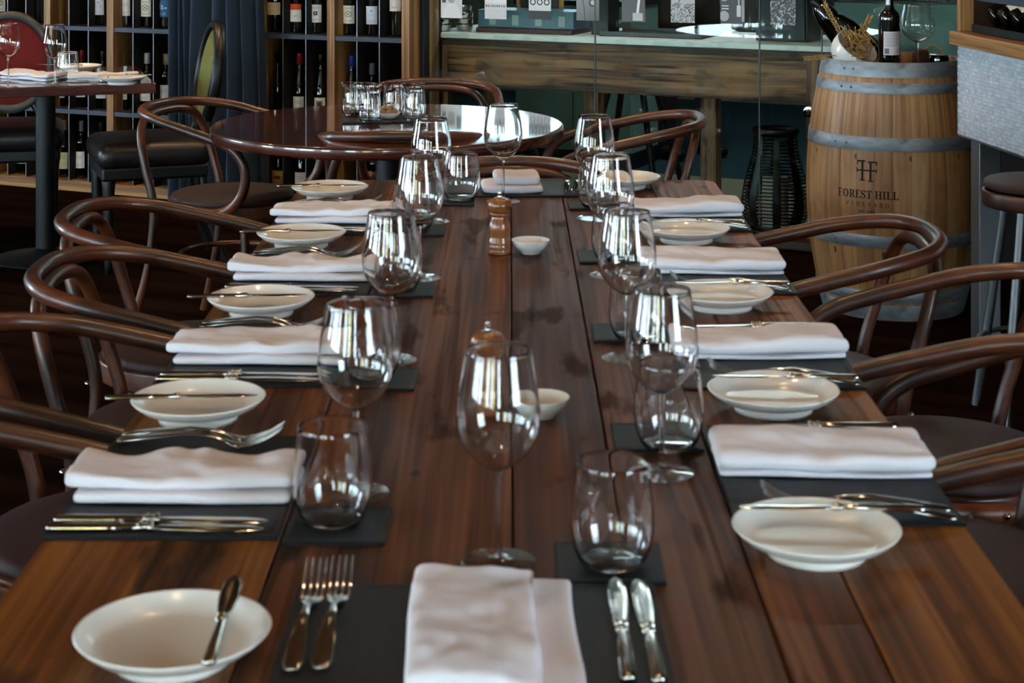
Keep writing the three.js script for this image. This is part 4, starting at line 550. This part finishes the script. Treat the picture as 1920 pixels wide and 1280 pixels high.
// things on the barrel
{
  const on = 0.862;
  const dk = thing('wine_bottle', 'dark wine bottle with a white back label upright on the barrel', 'bottle', [1.36, on, -6.3], 0.1);
  part('glass', lathe([[0, 0.003], [0.03, 0.001], [0.0375, 0.004], [0.0385, 0.01], [0.0385, 0.19], ...smooth([[0.038, 0.2], [0.032, 0.216], [0.019, 0.23], [0.0155, 0.245]], 12), [0.0145, 0.31], [0, 0.31]], 36), M.bottle, dk); part('capsule', lathe([[0, 0.262], [0.0158, 0.262], [0.0155, 0.312], [0, 0.314]], 24), M.blackMetal, dk);
  part('label', new THREE.CylinderGeometry(0.0389, 0.0389, 0.084, 20, 1, true, -0.85, 1.75).translate(0, 0.108, 0), std({ roughness: 0.7, map: canvas(160, 200, (g, w, h) => { g.fillStyle = '#d9d0d2'; g.fillRect(0, 0, w, h); g.fillStyle = '#8d858c'; for (let i = 0; i < 9; i++) g.fillRect(10, 16 + i * 13, 134 - (i % 3) * 10, 4); g.fillStyle = '#6a6f80'; g.fillRect(8, 144, 40, 46); g.fillStyle = '#9a9298'; for (let i = 0; i < 4; i++) g.fillRect(112, 148 + i * 11, 36, 4); }) }), dk);
  const wg = put(P.wine, [1.475, on, -6.36], 0.3, 'large empty wine glass on the wine barrel'); wg.scale.set(1.28, 1.02, 1.28);
  // cream bowl lying tilted, with two bottles and straw
  const bowl = thing('tilted_bowl', 'cream glazed bowl lying tilted on the barrel, full of straw', 'bowl', [1.235, on + 0.06, -6.36]); bowl.rotation.set(0.62, 0, -0.42);
  part('shell', lathe([[0, -0.05], [0.03, -0.05], ...smooth([[0.045, -0.046], [0.07, -0.022], [0.082, 0.012], [0.08, 0.045]], 14), [0.077, 0.046], ...smooth([[0.077, 0.012], [0.065, -0.018], [0.04, -0.04]], 10), [0, -0.043]], 44), M.ceramic, bowl);
  const st = []; for (let i = 0; i < 110; i++) { const a = rr(0, 6.28), r = rr(0, 0.06), x = Math.cos(a) * r, z = Math.sin(a) * r, y = rr(0.02, 0.07); st.push(tube([[x, y, z], [x + rr(-0.03, 0.03), y + rr(0, 0.025), z + rr(-0.03, 0.03)], [x + rr(-0.045, 0.045), y + rr(-0.01, 0.04), z + rr(-0.045, 0.045)]], rr(0.0016, 0.003), 6, 5)); }
  const straw = part('straw', st, M.straw, bowl); straw.userData.kind = 'stuff';
  const lean = (label, pos, rx, rz) => { const b = thing('wine_bottle', label, 'bottle', pos); b.rotation.set(rx, 0, rz); part('glass', lathe([[0, 0.003], [0.034, 0.001], [0.042, 0.006], [0.043, 0.014], [0.043, 0.15], ...smooth([[0.0425, 0.16], [0.034, 0.195], [0.02, 0.225], [0.016, 0.25]], 12), [0.0145, 0.31], [0, 0.31]], 32), M.bottle, b); part('capsule', lathe([[0, 0.255], [0.0165, 0.255], [0.0158, 0.312], [0, 0.314]], 24), M.black, b); };
  lean('dark bottle leaning out of the tilted bowl, nearer the upright bottle', [1.352, on + 0.045, -6.455], -0.1, 0.86); lean('dark bottle leaning steeply behind the straw on the barrel', [1.262, on + 0.06, -6.47], -0.1, 0.62);
  const ear = (label, p0, p1) => { const o = thing('wheat_stalk', label, 'dried stalk', p0, 0, 'dried wheat stalks on the barrel'), v = V(...p1).sub(V(...p0)), L = v.length(); o.quaternion.setFromUnitVectors(V(0, 1, 0), v.normalize()); part('stalk', tube([[0, 0, 0], [0.004, L * 0.5, 0], [0, L, 0]], 0.0016, 10, 6), M.straw, o); const gs = []; for (let i = 0; i < 20; i++) { const y = L * (0.45 + 0.55 * i / 20), s = i % 2 ? 1 : -1; const g = new THREE.SphereGeometry(0.0042, 8, 6); g.scale(0.75, 2.1, 0.75); gs.push(mv(g, s * 0.005, y, (i % 3 - 1) * 0.003, 0, 0, -s * 0.5)); } part('ear', gs, M.straw, o); };
  ear('thick dried wheat ear leaning up from the tilted bowl', [1.23, on + 0.07, -6.33], [1.135, on + 0.25, -6.36]); ear('thin dried wheat stalk reaching sideways from the bowl', [1.2, on + 0.06, -6.32], [1.05, on + 0.052, -6.28]); ear('bent dried wheat ear between the bottles on the barrel', [1.27, on + 0.1, -6.4], [1.31, on + 0.2, -6.38]);
  const ck = thing('cork', 'pale wine cork lying beside the upright bottle on the barrel', 'cork', [1.43, on + 0.012, -6.245]); ck.rotation.set(0, 0.6, Math.PI / 2); part('body', lathe([[0, -0.022], [0.011, -0.022], [0.012, -0.02], [0.012, 0.02], [0.011, 0.022], [0, 0.022]], 20), M.straw, ck);
  const jar = thing('clip_jar', 'small dark jar with a wire clip on the barrel beside the bar', 'jar', [1.555, on, -6.37]); part('jar', lathe([[0, 0.002], [0.034, 0], [0.037, 0.004], [0.037, 0.045], [0.033, 0.052], [0.033, 0.058], [0, 0.058]], 32), M.bottle, jar); part('wire_clip', [mv(new THREE.TorusGeometry(0.0385, 0.0013, 6, 40), 0, 0.03, 0, Math.PI / 2), tube([[0.038, 0.03, 0], [0.055, 0.045, 0.01], [0.04, 0.05, 0.02], [0.07, 0.036, 0.012]], 0.0013, 20, 6)], M.steel, jar);
  const nt = thing('vine_knot', 'small brown twisted vine knot behind the wine glass on the barrel', 'vine knot', [1.512, on, -6.46]); part('knot', soft(0.06, 0.07, 0.05, 0.022, 8, 8, 8, (v) => { const q = 0.02 * (fbm(v.x * 8 + 3, v.y * 8 + v.z * 6 + 3, 8, 8, 9, 3) - 0.5); v.x += q; v.z -= q; }).translate(0, 0.035, 0), std({ color: C(0x4a2518), roughness: 0.8 }), nt); part('tendril', tube([[0, 0.06, 0], [0.04, 0.085, 0], [0.075, 0.06, 0.01], [0.085, 0.01, 0.02]], 0.004, 20, 8), M.straw, nt);
}
// ------------------------------------------------------------------ tiled bar with lying bottles, steel post, stool
{
  const th = 7.5 * R, bx = 1.5, bz = -5.88, L = 2.6, W = (x, y, z) => [bx + x * Math.cos(th) + z * Math.sin(th), y, bz - x * Math.sin(th) + z * Math.cos(th)];
  const t = thing('bar_counter', 'tiled bar counter with a timber top on a steel post', 'bar', W(0, 0, 0), th);
  part('core', box(0.66, 0.29, L, 0.345, 0.845, L / 2, 0.003), M.blackMetal, t);
  part('timber_top', box(0.72, 0.045, L + 0.03, 0.335, 1.02, L / 2 - 0.005, 0.004, true), M.oak, t);
  const tl = tex(256, 256, (u, v) => { const a = fbm(u, v, 8, 8, 101, 3); return mix([0.62, 0.66, 0.72], [0.88, 0.9, 0.93], a); }, true, 0.15, 0.15);
  const tm = phy({ map: tl, roughness: 0.22, clearcoat: 0.6, clearcoatRoughness: 0.12 }), gs = [], one = new THREE.BoxGeometry(0.004, 0.0105, 0.046);
  part('grout_panel', box(0.012, 0.296, L, 0.006, 0.848, L / 2, 0), std({ color: C(0xa2a5ab), roughness: 0.9 }), t);
  for (let r = 0; r < 24; r++) for (let k = 0; k < 54; k++) { const z = 0.024 + k * 0.048 + (r % 2) * 0.024; if (z > L - 0.02) continue; const g = one.clone().toNonIndexed(), uv = g.attributes.uv, o = rnd(), q = rnd(); for (let i = 0; i < uv.count; i++) uv.setXY(i, o + uv.getX(i) * 0.03, q + uv.getY(i) * 0.01); gs.push(g.translate(-0.001 + rnd() * 0.0014, 0.7065 + r * 0.01215, z)); }
  const tiles = part('mosaic_tiles', mergeGeometries(gs), tm, t); tiles.userData.kind = 'stuff';
  part('steel_trim', [box(0.02, 0.008, L, 0.008, 0.697, L / 2, 0.001), box(0.008, 0.3, 0.006, 0.002, 0.848, -0.003, 0.001)], M.brushed, t);
  part('post', box(0.075, 0.7, 0.075, 0.075, 0.35, 0.05, 0.004), M.brushed, t); part('post', box(0.075, 0.7, 0.075, 0.075, 0.35, 2.3, 0.004), M.brushed, t);
  const k = thing('bottle_display', 'timber and steel display rack holding lying bottles on the bar', 'bottle rack', W(0, 1.0425, 0), th);
  part('end_panel', box(0.05, 0.34, 0.025, 0.025, 0.17, 0.0, 0.003, true), M.oak, k); part('end_board', box(0.25, 0.34, 0.018, 0.175, 0.17, 0.0, 0.002, true), M.oakDark, k); part('back_panel', box(0.012, 0.34, L - 0.1, 0.31, 0.17, L / 2, 0.002), M.divider, k); part('steel_lip', box(0.006, 0.026, L - 0.1, 0.03, 0.014, L / 2, 0.001), M.blackMetal, k); part('shelf', box(0.28, 0.012, L - 0.1, 0.17, 0.006, L / 2, 0.002), M.blackMetal, k); part('upper_lip', box(0.012, 0.03, L - 0.1, 0.012, 0.125, L / 2, 0.002), M.shelf, k); ['third dark bottle lying on the bar rack, no label in view', 'dark bottle with cream label lying on the bar rack', 'second bottle with cream label lying on the bar rack', 'first lying bottle with printed white label on the bar rack', 'second lying bottle with printed white label on the bar rack', 'third lying bottle with printed white label on the bar rack'].forEach((label, i) => {
    const b = makeBottle('claret', 'dark', [null, 'script', 'script', 'plain', 'plain', 'plain'][i], i ? label : 'unlabelled dark bottle lying on the bar rack beside its timber end', W(0.085, 1.089, [0.06, 0.155, 0.245, 0.36, 0.45, 0.54][i]), [0.03, 0.11, 0.07]);
    b.userData.group = 'bottles lying on the bar rack'; b.rotation.order = 'YXZ'; b.rotation.set(0, th - 0.12, -68 * R);
    b.children.forEach((m) => { m.rotation.y = -Math.PI / 2; });
  });
  const s = thing('bar_stool', 'round maroon bar stool with a brushed metal ring under the bar', 'stool', [1.52, 0, -5.02]);
  part('seat', lathe([[0, 0.655], [0.15, 0.655], ...smooth([[0.162, 0.662], [0.163, 0.674], [0.15, 0.684], [0.1, 0.688]], 10), [0, 0.69]], 48), M.seat, s); part('ring', lathe([[0.13, 0.61], [0.164, 0.61], [0.169, 0.616], [0.169, 0.65], [0.163, 0.655], [0.13, 0.655], [0.13, 0.61]], 56), M.bent, s);
  for (const [x, z] of [[1, 1], [1, -1], [-1, 1], [-1, -1]]) part('leg', tube([[x * 0.08, 0.62, z * 0.08], [x * 0.15, 0, z * 0.15]], 0.014, 4, 12), M.brushed, s); part('foot_ring', mv(new THREE.TorusGeometry(0.175, 0.008, 8, 48), 0, 0.22, 0, Math.PI / 2), M.brushed, s);
}
// ------------------------------------------------------------------ a person standing in the kitchen, seen from thigh to shoe
{
  const t = thing('person', 'person in a dark brown jacket and black trousers standing behind the partition', 'person', [1.02, 0, -10.15], 0.5);
  const sd = (p, a, b, ra, rb) => { const ab = b.clone().sub(a), h = clamp01(p.clone().sub(a).dot(ab) / ab.lengthSq()); return p.distanceTo(a.clone().addScaledVector(ab, h)) - (ra + (rb - ra) * h); };
  const field = (bones, lo, hi, cell, k) => {
    const size = Math.max(hi[0] - lo[0], hi[1] - lo[1], hi[2] - lo[2]), n = Math.ceil(size / cell), mc = new MarchingCubes(n, M.black, false, false, 200000), B = bones.map(([a, b, ra, rb]) => [V(...a), V(...b), ra, rb]), p = V(0, 0, 0); mc.isolation = 0;
    for (let z = 0; z < n; z++) for (let y = 0; y < n; y++) for (let x = 0; x < n; x++) { p.set(lo[0] + size * x / n, lo[1] + size * y / n, lo[2] + size * z / n); let d = 1e3; for (const [a, b, ra, rb] of B) { const e = sd(p, a, b, ra, rb), h = clamp01(0.5 + 0.5 * (d - e) / k); d = d + (e - d) * h - k * h * (1 - h); } mc.field[x + y * n + z * n * n] = -d; }
    mc.update(); const c = mc.count, pa = mc.positionArray.slice(0, c * 3), na = mc.normalArray.slice(0, c * 3), g = new THREE.BufferGeometry();
    for (let i = 0; i < c; i++) for (let j = 0; j < 3; j++) pa[3 * i + j] = lo[j] + size * (pa[3 * i + j] + 1) / 2;
    g.setAttribute('position', new THREE.BufferAttribute(pa, 3)); g.setAttribute('normal', new THREE.BufferAttribute(na, 3)); g.setAttribute('uv', new THREE.BufferAttribute(new Float32Array(c * 2), 2)); return g;
  };
  const skin = std({ color: C(0xb98a6c), roughness: 0.6 }), cloth = std({ color: C(0x0e1218), roughness: 0.9 }), jacket = std({ color: C(0x2a1f12), roughness: 0.85 }), hair = std({ color: C(0x1c130d), roughness: 0.7 });
  const hand = (s) => { const x = s * 0.3, y = 0.83, z = 0.03, b = [[[x, y + 0.04, z], [x, y - 0.03, z + 0.01], 0.026, 0.03], [[x, y, z + 0.02], [x - s * 0.004, y - 0.04, z + 0.05], 0.011, 0.009]]; [-0.024, -0.008, 0.008, 0.023].forEach((o, i) => { const L = [0.062, 0.075, 0.07, 0.055][i]; b.push([[x, y - 0.035, z + o], [x - s * 0.006, y - 0.035 - L * 0.55, z + o * 1.1], 0.0095, 0.009], [[x - s * 0.006, y - 0.035 - L * 0.55, z + o * 1.1], [x - s * 0.018, y - 0.035 - L, z + o * 1.1], 0.009, 0.007]); }); return b; };
  const head = [[[0, 1.44, 0], [0, 1.56, 0.01], 0.055, 0.05], [[0, 1.66, -0.005], [0, 1.64, 0.01], 0.092, 0.09], [[0, 1.6, 0.03], [0, 1.56, 0.05], 0.06, 0.04], [[0, 1.63, 0.095], [0, 1.6, 0.115], 0.008, 0.012], [[0.088, 1.63, 0], [0.092, 1.6, 0], 0.01, 0.008], [[-0.088, 1.63, 0], [-0.092, 1.6, 0], 0.01, 0.008]];
  part('body', [field(head, [-0.16, 1.4, -0.16], [0.16, 1.78, 0.16], 0.012, 0.03), field(hand(1), [0.2, 0.7, -0.06], [0.4, 0.9, 0.14], 0.005, 0.008), field(hand(-1), [-0.4, 0.7, -0.06], [-0.2, 0.9, 0.14], 0.005, 0.008)], skin, t);
  part('jacket', field([[[0, 1.2, 0], [0, 1.34, 0], 0.13, 0.12], [[0, 1.2, 0], [0, 0.9, 0], 0.13, 0.14], [[-0.08, 0.95, 0], [-0.09, 0.8, 0], 0.12, 0.13], [[0.08, 0.95, 0], [0.09, 0.8, 0], 0.12, 0.13], [[0.1, 1.38, 0], [0.19, 1.37, 0], 0.07, 0.065], [[-0.1, 1.38, 0], [-0.19, 1.37, 0], 0.07, 0.065], [[0.19, 1.37, 0], [0.27, 1.1, -0.02], 0.06, 0.05], [[0.27, 1.1, -0.02], [0.3, 0.88, 0.03], 0.05, 0.042], [[-0.19, 1.37, 0], [-0.27, 1.1, -0.02], 0.06, 0.05], [[-0.27, 1.1, -0.02], [-0.3, 0.88, 0.03], 0.05, 0.042]], [-0.4, 0.62, -0.4], [0.4, 1.5, 0.4], 0.02, 0.05), jacket, t);
  part('trousers', field([[[-0.08, 0.86, 0], [0.08, 0.86, 0], 0.11, 0.11], [[0.1, 0.84, 0], [0.13, 0.48, 0.01], 0.095, 0.068], [[0.13, 0.48, 0.01], [0.14, 0.06, -0.02], 0.068, 0.056], [[-0.1, 0.84, 0], [-0.13, 0.48, 0.01], 0.095, 0.068], [[-0.13, 0.48, 0.01], [-0.14, 0.06, -0.02], 0.068, 0.056]], [-0.5, 0.0, -0.5], [0.5, 1.0, 0.5], 0.02, 0.03), cloth, t);
  for (const s of [1, -1]) part('shoe', soft(0.095, 0.075, 0.27, 0.035, 8, 6, 14, (v) => { if (v.z > 0) v.y *= 1 - 0.25 * v.z / 0.135; v.x *= 1 - 0.2 * Math.abs(v.z) / 0.135; }).translate(s * 0.145, 0.037, 0.045), M.black, t);
  const hg = new THREE.SphereGeometry(0.1, 24, 14, 0, 2 * Math.PI, 0, 1.75); part('hair', mv(hg, 0, 1.665, -0.012, -0.3), hair, t);
  for (const s of [1, -1]) { const e = part('eye', new THREE.SphereGeometry(0.011, 12, 8).translate(s * 0.033, 1.633, 0.083), M.white, t); part('pupil', new THREE.SphereGeometry(0.005, 10, 6).translate(s * 0.033, 1.633, 0.0915), M.black, e); }
  part('mouth', tube([[-0.022, 1.572, 0.083], [0, 1.57, 0.09], [0.022, 1.572, 0.083]], 0.004, 10, 6), std({ color: C(0x8a4a42), roughness: 0.5 }), t);
}
scene.traverse((o) => { if (o.isMesh) { o.castShadow = true; o.receiveShadow = true; } if (o.isLight && o.shadow && !o.isRectAreaLight) o.castShadow = true; });
renderer.render(scene, camera);
